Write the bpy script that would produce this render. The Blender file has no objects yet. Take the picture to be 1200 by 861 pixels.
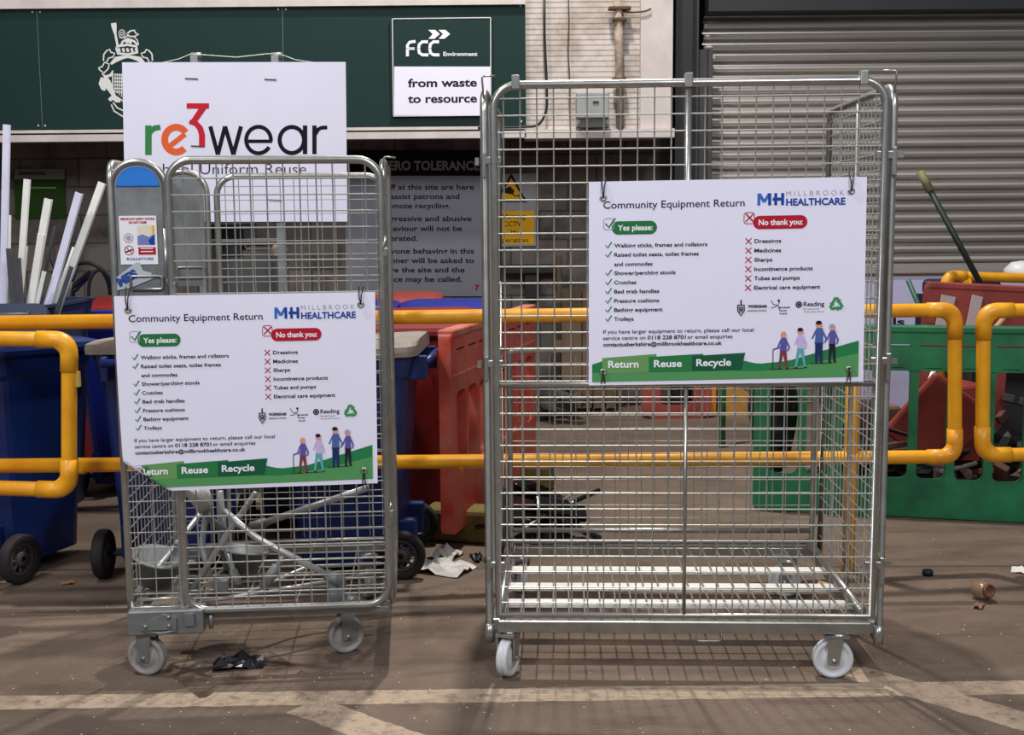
import bpy, bmesh, math, random
from mathutils import Vector, Matrix
random.seed(7)
S = bpy.context.scene
C = S.collection
PI = math.pi
rad = math.radians

# ------------------------------------------------------------------ camera
F = 1400.0; W0, H0 = 1200.0, 861.0
CAM = Vector((0, 0, 1.434))
PITCH, ROLL = 7.0, -0.5
cd = bpy.data.cameras.new('camera'); cam = bpy.data.objects.new('camera', cd); C.objects.link(cam)
cd.sensor_width = 36; cd.lens = F / W0 * 36; cd.clip_start = .05; cd.clip_end = 100
RM = Matrix.Rotation(rad(90 - PITCH), 3, 'X') @ Matrix.Rotation(rad(ROLL), 3, 'Z')
cam.matrix_world = Matrix.Translation(CAM) @ RM.to_4x4()
S.camera = cam
# ------------------------------------------------------------------ world, lamps, exposure
w = bpy.data.worlds.new('world'); S.world = w; w.use_nodes = True
bg = w.node_tree.nodes['Background']; bg.inputs[0].default_value = (.80, .86, 1.0, 1); bg.inputs[1].default_value = .19
def area(name, loc, target, size, power, col, sy=None):
    l = bpy.data.lights.new(name, 'AREA'); l.energy = power; l.color = col; l.size = size
    if sy: l.shape = 'RECTANGLE'; l.size_y = sy
    o = bpy.data.objects.new(name, l); C.objects.link(o); o.location = loc
    o.rotation_euler = (Vector(target) - Vector(loc)).to_track_quat('-Z', 'Y').to_euler(); return o
area('high_bay_lamp', (0.25, 6.3, 6.8), (0.1, 3.6, 0), .20, 400, (1.0, .94, .86))
area('high_bay_lamp', (-3.2, 2.6, 6.5), (-1.0, 6, .5), .5, 170, (1.0, .97, .95))
area('high_bay_lamp', (2.2, -2.2, 5.6), (.4, 6, 1.2), 1.6, 250, (.93, .95, 1.0))
area('high_bay_lamp', (-3.5, -2.6, 5.0), (-.6, 6, 1.2), 1.6, 185, (.93, .95, 1.0))
S.view_settings.view_transform = 'Standard'; S.view_settings.look = 'None'
S.view_settings.exposure = 0.08; S.view_settings.gamma = 1; S.view_settings.use_curve_mapping = False

# ------------------------------------------------------------------ picture point -> place
def ray(px, py):
    return RM @ Vector(((px - W0/2) / F, -(py - H0/2) / F, -1))
def P(px, py, Y):
    d = ray(px, py); return CAM + d * (Y / d.y)
def G(px, py, z=0):
    d = ray(px, py); return CAM + d * ((z - CAM.z) / d.z)
# ------------------------------------------------------------------ materials
def lin(c):
    return tuple(((x/255)/12.92 if x/255 <= .04045 else ((x/255 + .055)/1.055)**2.4) for x in c) + (1,)
MATS = {}
def mat(name, col, rough=.6, metal=0, var=0, scale=8, bump=0, bscale=60, col2=None, stretch=None, emit=None, alpha=None, spec=None):
    if name in MATS: return MATS[name]
    m = bpy.data.materials.new(name); m.use_nodes = True; nt = m.node_tree; b = nt.nodes['Principled BSDF']
    b.inputs['Base Color'].default_value = lin(col); b.inputs['Roughness'].default_value = rough; b.inputs['Metallic'].default_value = metal
    if spec is not None: b.inputs['Specular IOR Level'].default_value = spec
    if alpha is not None: b.inputs['Alpha'].default_value = alpha
    tc = nt.nodes.new('ShaderNodeTexCoord'); src = tc.outputs['Object']
    if stretch:
        mp = nt.nodes.new('ShaderNodeMapping'); mp.inputs['Scale'].default_value = stretch; nt.links.new(src, mp.inputs[0]); src = mp.outputs[0]
    if var:
        n = nt.nodes.new('ShaderNodeTexNoise'); n.inputs['Scale'].default_value = scale; n.inputs['Detail'].default_value = 8; n.inputs['Roughness'].default_value = .65
        nt.links.new(src, n.inputs['Vector'])
        r = nt.nodes.new('ShaderNodeValToRGB'); r.color_ramp.elements[0].position = .38; r.color_ramp.elements[1].position = .66
        c2 = lin(col2) if col2 else tuple(x*(1-var) for x in lin(col)[:3]) + (1,)
        r.color_ramp.elements[0].color = lin(col); r.color_ramp.elements[1].color = c2
        nt.links.new(n.outputs[0], r.inputs[0]); nt.links.new(r.outputs[0], b.inputs['Base Color'])
    if bump:
        n = nt.nodes.new('ShaderNodeTexNoise'); n.inputs['Scale'].default_value = bscale; n.inputs['Detail'].default_value = 6
        nt.links.new(src, n.inputs['Vector']); bu = nt.nodes.new('ShaderNodeBump'); bu.inputs['Strength'].default_value = bump; bu.inputs['Distance'].default_value = .01
        nt.links.new(n.outputs[0], bu.inputs['Height']); nt.links.new(bu.outputs[0], b.inputs['Normal'])
    MATS[name] = m; return m
zinc = mat('zinc', (178, 178, 172), .32, .85, .25, 14)
wire = mat('wire', (186, 186, 180), .38, .75)
plate = mat('zinc_plate', (140, 143, 143), .45, .6, .3, 10)
steel_dark = mat('dark_steel', (70, 70, 68), .5, .5)
white_sign = mat('white_sign', (230, 228, 244), .45, 0, .04, 2)
yellow = mat('yellow_paint', (240, 172, 28), .38, 0, .25, 5, col2=(218, 142, 26))
yellow_dirt = mat('dirty_yellow', (150, 108, 50), .7, 0, .4, 12)
blue = mat('blue_plastic', (14, 40, 100), .4, 0, .3, 3)
blue2 = mat('bright_blue_plastic', (32, 48, 150), .42, 0, .25, 3)
slate = mat('slate_plastic', (48, 60, 84), .45, 0, .25, 5)
redp = mat('red_plastic', (136, 26, 24), .45, 0, .3, 4)
redb = mat('red_barrier_plastic', (200, 60, 42), .55, 0, .5, 7, col2=(184, 112, 94))
redp2 = mat('faded_red_plastic', (154, 62, 54), .6, 0, .4, 4)
greenb = mat('green_barrier_plastic', (32, 122, 76), .45, 0, .35, 4, col2=(24, 88, 58))
beige = mat('beige_lid', (150, 140, 132), .6, 0, .3, 5)
rubber = mat('rubber', (34, 31, 30), .8, 0, .2, 20)
hubgrey = mat('hub_grey', (70, 66, 62), .6)
nylon = mat('white_nylon', (206, 208, 210), .45, 0, .1, 20)
nylon_old = mat('grey_nylon', (150, 146, 142), .5, 0, .25, 20)
black = mat('black', (18, 18, 20), .5)
blackgloss = mat('black_gloss', (14, 14, 16), .22)
crest_white = mat('crest_white', (214, 214, 210), .5)
concrete = mat('concrete', (120, 108, 98), .9, 0, .5, 5, .3, 30)
cardboard = mat('cardboard', (140, 108, 90), .9, 0, .2, 10)
wood = mat('wood', (190, 150, 110), .7, 0, .3, 12)
whitebar = mat('white_profile', (240, 240, 232), .4, .0, .12, 10)
lilacbar = mat('lilac_profile', (224, 224, 244), .4, .0, .1, 10)
greybar = mat('grey_profile', (92, 92, 98), .5, .4, .3, 10)
alu = mat('aluminium', (186, 188, 190), .35, .6, .2, 12)
greyplastic = mat('grey_plastic', (112, 116, 118), .5, 0, .2, 8)
paper = mat('paper', (206, 202, 198), .8, 0, .1, 20)

# ------------------------------------------------------------------ mesh builder
class MB:
    def __init__(s): s.v = []; s.f = []; s.mi = []; s.ms = []; s.sm = []
    def slot(s, m):
        if m not in s.ms: s.ms.append(m)
        return s.ms.index(m)
    def add(s, vs, fs, m=None, smooth=False, M=None):
        k = len(s.v); s.v += [tuple(M @ Vector(p)) if M else tuple(p) for p in vs]
        i = s.slot(m) if m else 0
        for f in fs: s.f.append([k + a for a in f]); s.mi.append(i); s.sm.append(smooth)
        return s
    def box(s, c, d, m=None, M=None, bev=0):
        x, y, z = d[0]/2, d[1]/2, d[2]/2
        if bev:
            b = min(bev, x*.9, y*.9, z*.9); bm = bmesh.new(); bmesh.ops.create_cube(bm, size=1)
            for v in bm.verts: v.co = Vector((v.co.x*2*x, v.co.y*2*y, v.co.z*2*z)) + Vector(c)
            bmesh.ops.bevel(bm, geom=list(bm.edges), offset=b, segments=2, affect='EDGES', profile=.5)
            bm.verts.index_update(); s.add([v.co for v in bm.verts], [[v.index for v in f.verts] for f in bm.faces], m, False, M); bm.free(); return s
        vs = [(c[0]+i*x, c[1]+j*y, c[2]+k*z) for i in (-1, 1) for j in (-1, 1) for k in (-1, 1)]
        return s.add(vs, [(0,1,3,2),(4,6,7,5),(0,4,5,1),(2,3,7,6),(0,2,6,4),(1,5,7,3)], m, False, M)
    def tube(s, pts, r, m=None, n=10, M=None, cap=True, rs=None, closed=False):
        pts = [Vector(p) for p in pts]; N = len(pts); vs = []; fs = []; prev = None
        for i, p in enumerate(pts):
            if closed: t = (pts[(i+1) % N] - pts[i-1])
            else: t = (pts[min(i+1, N-1)] - pts[max(i-1, 0)])
            if t.length < 1e-9: t = Vector((0, 0, 1))
            t.normalize()
            if prev is None:
                a = Vector((0, 0, 1)) if abs(t.z) < .9 else Vector((1, 0, 0)); u = t.cross(a).normalized()
            else: u = (prev - t*prev.dot(t)).normalized()
            prev = u; q = t.cross(u); rr = rs[i] if rs else r
            for k in range(n):
                an = 2*PI*(k+.5)/n; vs.append(p + u*math.cos(an)*rr + q*math.sin(an)*rr)
        for i in range(N if closed else N-1):
            j = (i+1) % N
            for k in range(n): fs.append((i*n+k, i*n+(k+1) % n, j*n+(k+1) % n, j*n+k))
        if cap and not closed: fs.append(tuple(range(n-1, -1, -1))); fs.append(tuple((N-1)*n+k for k in range(n)))
        return s.add(vs, fs, m, n > 5, M)
    def lathe(s, prof, m=None, n=28, M=None, smooth=True):
        vs = []; fs = []; N = len(prof)
        for k in range(n):
            a = 2*PI*k/n
            for r, z in prof: vs.append((r*math.cos(a), r*math.sin(a), z))
        for k in range(n):
            for i in range(N-1): fs.append((k*N+i, ((k+1) % n)*N+i, ((k+1) % n)*N+i+1, k*N+i+1))
        return s.add(vs, fs, m, smooth, M)
    def prism(s, poly, a, b, m=None, M=None, axis='y'):
        n = len(poly)
        mk = {'y': lambda p, t: (p[0], t, p[1]), 'z': lambda p, t: (p[0], p[1], t), 'x': lambda p, t: (t, p[0], p[1])}[axis]
        vs = [mk(p, a) for p in poly] + [mk(p, b) for p in poly]
        fs = [tuple(range(n)), tuple(range(2*n-1, n-1, -1))] + [(i, n+i, n+(i+1) % n, (i+1) % n) for i in range(n)]
        return s.add(vs, fs, m, False, M)
    def loft(s, rings, m=None, M=None, cap=True, smooth=False):
        n = len(rings[0]); vs = [p for r in rings for p in r]; fs = []
        for i in range(len(rings)-1):
            for k in range(n): fs.append((i*n+k, i*n+(k+1) % n, (i+1)*n+(k+1) % n, (i+1)*n+k))
        if cap: fs.append(tuple(range(n-1, -1, -1))); fs.append(tuple((len(rings)-1)*n+k for k in range(n)))
        return s.add(vs, fs, m, smooth, M)
    def build(s, name, m=None, parent=None, fix=True, label=None):
        me = bpy.data.meshes.new(name); me.from_pydata(s.v, [], s.f)
        ms = s.ms if s.ms else [m]
        for q in ms: me.materials.append(q)
        me.polygons.foreach_set('material_index', s.mi); me.polygons.foreach_set('use_smooth', s.sm)
        if fix:
            bm = bmesh.new(); bm.from_mesh(me); bmesh.ops.recalc_face_normals(bm, faces=bm.faces); bm.to_mesh(me); bm.free()
        me.update()
        o = bpy.data.objects.new(name, me); C.objects.link(o)
        if parent: o.parent = parent
        if label: o['label'] = label
        return o
def thing(name, label, cat, loc=(0, 0, 0), rz=0, group=None):
    o = bpy.data.objects.new(name, None); C.objects.link(o); o.empty_display_size = .1
    o.location = loc; o.rotation_euler = (0, 0, rz); return tag(o, label, cat, group)
def tag(o, label, cat, group=None, kind=None):
    o['label'] = label; o['category'] = cat
    if group: o['group'] = group
    if kind: o['kind'] = kind
    return o
def struct(o, label=None):
    o['kind'] = 'structure'
    if label: o['label'] = label
    return o
def center(o):   # put a one-mesh thing's origin at its base
    me = o.data; xs = [v.co for v in me.vertices]
    c = Vector(((min(p.x for p in xs)+max(p.x for p in xs))/2, (min(p.y for p in xs)+max(p.y for p in xs))/2, min(p.z for p in xs)))
    for v in me.vertices: v.co -= c
    o.location = c; return o
def rrect(x0, z0, x1, z1, r, seg=6, corners='1111'):
    pts = []
    for i, (cx, cz, a0) in enumerate([(x1-r, z1-r, 0), (x0+r, z1-r, 90), (x0+r, z0+r, 180), (x1-r, z0+r, 270)]):
        if corners[i] == '1':
            for k in range(seg+1):
                a = rad(a0 + 90*k/seg); pts.append((cx + r*math.cos(a), cz + r*math.sin(a)))
        else: pts.append([(x1, z1), (x0, z1), (x0, z0), (x1, z0)][i])
    return pts
def arcpath(pts, r, seg=5):
    out = [Vector(pts[0])]
    for i in range(1, len(pts)-1):
        p = Vector(pts[i]); a = (Vector(pts[i-1])-p); b = (Vector(pts[i+1])-p)
        rr = min(r, a.length*.49, b.length*.49); a.normalize(); b.normalize(); p0 = p+a*rr; p1 = p+b*rr
        for k in range(seg+1):
            t = k/seg; out.append(p0*(1-t)**2 + p*2*t*(1-t) + p1*t*t)
    out.append(Vector(pts[-1])); return out
def fill2d(loops, ext=0):
    cu = bpy.data.curves.new('t', 'CURVE'); cu.dimensions = '2D'; cu.fill_mode = 'BOTH'; cu.extrude = ext
    for l in loops:
        sp = cu.splines.new('POLY'); sp.points.add(len(l)-1); sp.use_cyclic_u = True
        for q, p in zip(sp.points, l): q.co = (p[0], p[1], 0, 1)
    o = bpy.data.objects.new('t', cu); me = o.to_mesh()
    vs = [tuple(v.co) for v in me.vertices]; fs = [tuple(f.vertices) for f in me.polygons]
    o.to_mesh_clear(); bpy.data.objects.remove(o); bpy.data.curves.remove(cu); return vs, fs

# ------------------------------------------------------------------ flat print (text and shapes) mapped onto a surface
_tc = {}
def text2d(t, bold=0):
    k = (t, bold)
    if k not in _tc:
        cu = bpy.data.curves.new('t', 'FONT'); cu.body = t; cu.size = 1; cu.offset = bold; cu.resolution_u = 3
        o = bpy.data.objects.new('t', cu); me = o.to_mesh()
        _tc[k] = ([(v.co.x, v.co.y) for v in me.vertices], [tuple(f.vertices) for f in me.polygons])
        o.to_mesh_clear(); bpy.data.objects.remove(o); bpy.data.curves.remove(cu)
    return _tc[k]
_cv, _ = text2d('H'); CAPH = max(p[1] for p in _cv)
class Print:
    """2-D drawing, x to the right and y DOWN, in any unit; f(x, y, layer) -> 3-D point"""
    def __init__(s, f, lift=.0012, step=.0004): s.f = f; s.m = {}; s.k = 0; s.lift = lift; s.step = step
    def _mb(s, part): return s.m.setdefault(part, MB())
    def raw(s, pts, fs, m, layer=0, part='artwork'):
        s.k += 1
        s._mb(part).add([s.f(x, y, s.lift + layer*s.step + s.k*8e-6) for x, y in pts], fs, m)
    def poly(s, pts, m, layer=0, part='artwork'):
        vs, fs = fill2d([pts]); s.raw([(v[0], v[1]) for v in vs], fs, m, layer, part)
    def rect(s, x0, y0, x1, y1, m, layer=0, part='artwork', nx=1):
        for i in range(nx):
            a = x0+(x1-x0)*i/nx; b = x0+(x1-x0)*(i+1)/nx
            s.raw([(a, y0), (b, y0), (b, y1), (a, y1)], [(0, 1, 2, 3)], m, layer, part)
    def disc(s, x, y, r, m, layer=0, part='artwork', ry=None, n=20):
        s.raw([(x+r*math.cos(2*PI*k/n), y+(ry or r)*math.sin(2*PI*k/n)) for k in range(n)], [tuple(range(n))], m, layer, part)
    def ring(s, x, y, r, wd, m, layer=0, part='artwork', a0=0, a1=360, n=28, ry=None):
        pts = [(x+r*math.cos(rad(a0+(a1-a0)*k/n)), y+(ry or r)*math.sin(rad(a0+(a1-a0)*k/n))) for k in range(n+1)]
        s.stroke(pts, wd, m, layer, part)
    def stroke(s, pts, wd, m, layer=0, part='artwork'):
        n = len(pts); vs = []
        ws = wd if isinstance(wd, (list, tuple)) else [wd]*n
        for i in range(n):
            a = pts[max(i-1, 0)]; b = pts[min(i+1, n-1)]; dx, dy = b[0]-a[0], b[1]-a[1]; l = math.hypot(dx, dy) or 1
            nx, ny = -dy/l*ws[i]/2, dx/l*ws[i]/2; vs += [(pts[i][0]+nx, pts[i][1]+ny), (pts[i][0]-nx, pts[i][1]-ny)]
        s.raw(vs, [(2*i, 2*i+1, 2*i+3, 2*i+2) for i in range(n-1)], m, layer, part)
    def text(s, t, x, base, cap, m, width=None, bold=0, layer=2, part='lettering', slope=0):
        vs, fs = text2d(t, bold)
        if not vs: return
        x0 = min(v[0] for v in vs); x1 = max(v[0] for v in vs); ky = cap/CAPH; kx = (width/(x1-x0)) if width else ky
        s.raw([(x+(v[0]-x0)*kx, base - v[1]*ky + slope*(v[0]-x0)*kx) for v in vs], fs, m, layer, part)
    def pill(s, x0, y0, x1, y1, m, layer=1, part='artwork'):
        s.raw(rrect(x0, y0, x1, y1, (y1-y0)/2, 7), [tuple(range(32))], m, layer, part)
    def build(s, parent, names=None):
        for k, mb in s.m.items(): mb.build(k, None, parent, fix=False)
def ink(name, c, r=.7): return mat('ink_' + name, c, r, spec=.15)
i_black = ink('black', (34, 30, 44)); i_grey = ink('grey', (160, 162, 176)); i_green = ink('green', (40, 112, 62)); i_red = ink('red', (176, 28, 48))
i_white = ink('white', (236, 236, 240)); i_lgreen = ink('leaf', (84, 146, 88)); i_mgreen = ink('mid_green', (40, 122, 72)); i_dgreen = ink('deep_green', (24, 86, 58))
i_blue = ink('blue', (24, 66, 150)); i_lblue = ink('light_blue', (60, 104, 190)); i_skin = ink('skin', (214, 150, 130)); i_purple = ink('purple', (92, 84, 156))
i_brown = ink('brown', (124, 56, 62)); i_navy = ink('navy', (34, 48, 92)); i_teal = ink('teal', (90, 168, 172)); i_orange = ink('orange', (226, 92, 52)); i_lilac = ink('lilac', (198, 178, 220))
i_yellow = ink('yellow', (236, 176, 26)); i_dbrown = ink('dark_brown', (90, 46, 40))

# ================================================================== STRUCTURE
YW, YF = 9.25, 8.4
# floor
fm = bpy.data.materials.new('floor'); fm.use_nodes = True; nt = fm.node_tree; N = nt.nodes; L = nt.links; b = N['Principled BSDF']
tc = N.new('ShaderNodeTexCoord'); sep = N.new('ShaderNodeSeparateXYZ'); L.new(tc.outputs['Object'], sep.inputs[0])
def math_(op, a, b_=None, clamp=False):
    n = N.new('ShaderNodeMath'); n.operation = op; n.use_clamp = clamp
    for i, v in enumerate((a, b_)):
        if v is None: continue
        if isinstance(v, (int, float)): n.inputs[i].default_value = v
        else: L.new(v, n.inputs[i])
    return n.outputs[0]
def noise(sc, det=8, ro=.6, vec=None, st=None):
    n = N.new('ShaderNodeTexNoise'); n.inputs['Scale'].default_value = sc; n.inputs['Detail'].default_value = det; n.inputs['Roughness'].default_value = ro
    src = tc.outputs['Object']
    if st:
        mp = N.new('ShaderNodeMapping'); mp.inputs['Scale'].default_value = st; L.new(src, mp.inputs[0]); src = mp.outputs[0]
    L.new(src, n.inputs['Vector']); return n.outputs[0]
def mixc(f, a, b_):
    n = N.new('ShaderNodeMix'); n.data_type = 'RGBA'
    for s_, v in ((0, f), (6, a), (7, b_)):
        if isinstance(v, (int, float)): n.inputs[s_].default_value = v
        elif isinstance(v, tuple): n.inputs[s_].default_value = v
        else: L.new(v, n.inputs[s_])
    return n.outputs[2]
def ramp(v, a, b_):
    n = N.new('ShaderNodeMapRange'); n.inputs[1].default_value = a; n.inputs[2].default_value = b_; n.clamp = True
    L.new(v, n.inputs[0]); return n.outputs[0]
n1 = noise(1.1, 6); n2 = noise(9, 8, .7); n3 = noise(90, 4, .7); n4 = noise(2.2, 5, .6, st=(1, 3.5, 1)); wob = noise(14, 5)
col = mixc(ramp(n1, .35, .65), lin((116, 100, 87)), lin((96, 82, 71)))
col = mixc(math_('MULTIPLY', ramp(n4, .5, .66), .55), col, lin((74, 60, 51)))
col = mixc(math_('MULTIPLY', ramp(n2, .52, .72), .45), col, lin((132, 113, 96)))
col = mixc(math_('MULTIPLY', ramp(n3, .62, .75), .5), col, lin((176, 156, 136)))
def seg(p0, p1, wd, ends=True, wobble=.03):
    dx, dy = p1[0]-p0[0], p1[1]-p0[1]; l = math.hypot(dx, dy); tx, ty = dx/l, dy/l
    d = math_('SUBTRACT', math_('ADD', math_('MULTIPLY', sep.outputs[0], -ty), math_('MULTIPLY', sep.outputs[1], tx)), -ty*p0[0]+tx*p0[1])
    d = math_('ABSOLUTE', math_('ADD', d, math_('MULTIPLY', math_('SUBTRACT', wob, .5), wobble)))
    m_ = math_('LESS_THAN', d, wd/2)
    if ends:
        t = math_('SUBTRACT', math_('ADD', math_('MULTIPLY', sep.outputs[0], tx), math_('MULTIPLY', sep.outputs[1], ty)), tx*p0[0]+ty*p0[1])
        m_ = math_('MULTIPLY', m_, math_('MULTIPLY', math_('GREATER_THAN', t, 0), math_('LESS_THAN', t, l)))
    return m_
def gp(x, y): p = G(x, y); return (p.x, p.y)
paint = seg(gp(0, 823), gp(1200, 805), .105, False, .025)
for a_, b_ in ((gp(355, 826), gp(520, 885)), (gp(1000, 787), gp(1260, 862)), ): paint = math_('MAXIMUM', paint, seg(a_, b_, .13, True, .03))
worn = math_('MULTIPLY', paint, ramp(noise(24, 8, .75), .30, .52))
worn = math_('MULTIPLY', worn, ramp(noise(3, 3), .25, .45))
col = mixc(math_('MULTIPLY', worn, .8), col, lin((176, 156, 134)))
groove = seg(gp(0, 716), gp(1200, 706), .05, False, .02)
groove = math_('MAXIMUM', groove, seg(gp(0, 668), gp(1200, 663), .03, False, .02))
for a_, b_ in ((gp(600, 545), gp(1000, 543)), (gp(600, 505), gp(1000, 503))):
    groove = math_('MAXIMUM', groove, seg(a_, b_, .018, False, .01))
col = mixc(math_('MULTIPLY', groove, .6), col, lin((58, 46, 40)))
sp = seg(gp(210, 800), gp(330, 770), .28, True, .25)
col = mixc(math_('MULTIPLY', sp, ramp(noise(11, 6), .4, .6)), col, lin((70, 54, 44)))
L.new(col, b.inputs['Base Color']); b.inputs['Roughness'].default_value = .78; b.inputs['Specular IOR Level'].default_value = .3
bu = N.new('ShaderNodeBump'); bu.inputs['Strength'].default_value = .5; bu.inputs['Distance'].default_value = .012
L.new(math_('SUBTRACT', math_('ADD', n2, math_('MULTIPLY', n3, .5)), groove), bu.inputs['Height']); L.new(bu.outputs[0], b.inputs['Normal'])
m = MB(); m.add([(-12, -6, 0), (12, -6, 0), (12, 12, 0), (-12, 12, 0), (-12, -6, -.1), (12, -6, -.1), (12, 12, -.1), (-12, 12, -.1)],
    [(0,1,2,3), (7,6,5,4), (0,4,5,1), (1,5,6,2), (2,6,7,3), (3,7,4,0)])
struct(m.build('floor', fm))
# block wall material
def brickmat(name, c1, c2, mortar, sx, bw, bh, ms, rough=.9, noisec=None, bump=.6):
    m = bpy.data.materials.new(name); m.use_nodes = True; nt = m.node_tree; b = nt.nodes['Principled BSDF']
    t = nt.nodes.new('ShaderNodeTexCoord'); sp_ = nt.nodes.new('ShaderNodeSeparateXYZ'); cb = nt.nodes.new('ShaderNodeCombineXYZ')
    nt.links.new(t.outputs['Object'], sp_.inputs[0]); nt.links.new(sp_.outputs[0], cb.inputs[0]); nt.links.new(sp_.outputs[2], cb.inputs[1])
    br = nt.nodes.new('ShaderNodeTexBrick'); nt.links.new(cb.outputs[0], br.inputs[0])
    br.inputs['Color1'].default_value = lin(c1); br.inputs['Color2'].default_value = lin(c2); br.inputs['Mortar'].default_value = lin(mortar)
    br.inputs['Scale'].default_value = sx; br.inputs['Brick Width'].default_value = bw; br.inputs['Row Height'].default_value = bh; br.inputs['Mortar Size'].default_value = ms
    n = nt.nodes.new('ShaderNodeTexNoise'); n.inputs['Scale'].default_value = 3.5; n.inputs['Detail'].default_value = 10; n.inputs['Roughness'].default_value = .7
    nt.links.new(t.outputs['Object'], n.inputs['Vector'])
    r = nt.nodes.new('ShaderNodeValToRGB'); r.color_ramp.elements[0].position = .45; r.color_ramp.elements[1].position = .7
    r.color_ramp.elements[0].color = (1, 1, 1, 1); r.color_ramp.elements[1].color = lin(noisec or (150, 140, 130)); nt.links.new(n.outputs[0], r.inputs[0])
    mx = nt.nodes.new('ShaderNodeMix'); mx.data_type = 'RGBA'; mx.blend_type = 'MULTIPLY'; mx.inputs[0].default_value = 1
    nt.links.new(br.outputs['Color'], mx.inputs[6]); nt.links.new(r.outputs[0], mx.inputs[7]); nt.links.new(mx.outputs[2], b.inputs['Base Color'])
    b.inputs['Roughness'].default_value = rough
    bu = nt.nodes.new('ShaderNodeBump'); bu.inputs['Strength'].default_value = bump; bu.inputs['Distance'].default_value = .01; bu.invert = True
    nt.links.new(br.outputs['Fac'], bu.inputs['Height']); nt.links.new(bu.outputs[0], b.inputs['Normal']); return m
block = brickmat('block_wall', (122, 114, 106), (104, 97, 90), (82, 75, 68), 1, .44, .215, .008)
paintbrick = brickmat('painted_brick', (206, 196, 188), (198, 188, 180), (160, 150, 142), 1, 3, .036, .004, .6, (190, 178, 166), .9)
m = MB().box((0, YW+.1, 2.5), (24, .2, 5)); struct(m.build('wall_back', block), 'grey block wall at the back of the depot')
zf0, zf1 = P(300, 150, YF).z, P(300, 8, YF).z
xr = P(616, 80, YF).x
# soffit over the recess under the fascia, ledges
m = MB().box(((-9+P(790, 80, YF).x)/2, (YF+YW)/2+.06, zf0+.10), (9+P(790, 80, YF).x, YW-YF-.12, .18)); struct(m.build('ceiling', mat('soffit', (60, 56, 54), .9)), 'dark soffit over the recess')
whitep = mat('cream_paint', (206, 196, 190), .6, 0, .2, 4, .1, 20)
za, zb = P(300, 164, YF-.05).z, P(300, 156, YF-.05).z
m = MB().box(((-9+P(616, 80, YF).x)/2, YF-.01, (za+zb)/2), (9+P(616, 80, YF).x, .10, zb-za)); struct(m.build('trim_1', whitep), 'cream ledge under the green board')
za = P(300, 153.5, YF-.05).z; zb = P(300, 150, YF-.05).z
m = MB().box(((-9+P(616, 80, YF).x)/2, YF+.0, (za+zb)/2), (9+P(616, 80, YF).x, .06, zb-za)); struct(m.build('trim_2', whitep), 'thin cream strip under the green board')
za = P(300, 8, YF-.05).z
m = MB().box(((-9+P(616, 80, YF).x)/2, YF+.0, za+.30), (9+P(616, 80, YF).x, .12, .6)); struct(m.build('trim_3', whitep), 'cream strip above the green board')
# white painted pier
x0, x1 = P(616, 80, YF).x, P(788, 80, YF).x; zp = P(700, 157, YF).z
m = MB().box(((x0+x1)/2, YF+.05+.33, zp+1.5), (x1-x0, .7, 3)); struct(m.build('wall_front', paintbrick), 'white painted narrow brick pier')
m = MB().box((x1-.11, YF+.02, zp+1.5), (.22, .06, 3)); struct(m.build('trim_4', whitep), 'smooth white edge of the pier')
m = MB().box(((x0+x1)/2, YF-.0, zp-.0), (x1-x0+.02, .12, .06)); struct(m.build('trim_5', whitep), 'white ledge under the pier')
# steel columns
dk = mat('black_paint', (16, 15, 17), .5); gp_ = mat('grey_column', (70, 68, 66), .6, .2, .3, 4)
xa, xb, xc, xd = [P(v, 200, 8.7).x for v in (789, 808, 818, 836)]
m = MB().box(((xa+xb)/2, 8.7, 2.5), (xb-xa, .16, 5)).box(((xa+xb)/2, 8.78, 2.5), (.02, .2, 5)); struct(m.build('trim_6', dk), 'black steel column')
m = MB().box(((xb+xc)/2, 8.78, 2.5), (xc-xb, .1, 5)); struct(m.build('trim_7', gp_), 'grey steel column')
# roller shutter
YS = 8.95
shm = mat('shutter_metal', (204, 198, 190), .34, .55, .3, 1.2, stretch=(.3, 1, 8))
ds = thing('door_1', '', ''); del ds['label']; del ds['category']; struct(ds, 'ribbed metal roller shutter, pulled part way down')
sx0, sx1 = P(822, 200, YS).x, 5.6; zb_ = P(1100, 308, YS).z; zt_ = P(1000, 14, YS).z
prof = []; pitch = .0775; z = zb_; k = 0
while z < zt_ + .1:
    for t in range(8):
        a = t/8; prof.append((YS - .044*math.sin(PI*min(a/.75, 1)) ** .7 if a < .74 else YS + .035, z + a*pitch))
    z += pitch
m = MB(); vs = []; fs = []
for (y, zz) in prof: vs += [(sx0, y, zz), (sx1, y, zz)]
for i in range(len(prof)-1): fs.append((2*i, 2*i+1, 2*i+3, 2*i+2))
m.add(vs, fs); m.build('curtain', shm, ds, fix=False)
MB().box(((sx0+sx1)/2, YS-.0, zb_-.04), (sx1-sx0, .05, .08), bev=.01).build('bottom_bar', shm, ds)
MB().box(((xc+xd)/2, YS-.12, (P(830, 62, YS).z)/2), (xd-xc, .12, P(830, 62, YS).z)).box(((xc+xd)/2+.03, YS-.17, (P(830, 62, YS).z)/2), (.03, .12, P(830, 62, YS).z)).build('guide_rail', gp_, ds)
MB().box(((sx0+sx1)/2, YS-.05, P(1000, 13, YS-.2).z+.6), (sx1-sx0, .4, 1.2)).build('shutter_box', mat('box_dark', (32, 32, 38), .6, 0, .3, 3), ds)
m = MB().box(((sx0+sx1)/2, YS+.02, P(1100, 319, YS).z), (sx1-sx0, .05, .05)); struct(m.build('trim_8', mat('mustard', (128, 96, 50), .7, 0, .2, 6)), 'mustard strip under the shutter')
cw = mat('counter_white', (186, 184, 214), .5, 0, .08, 3)
zz1 = P(1100, 322, YS).z
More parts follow.
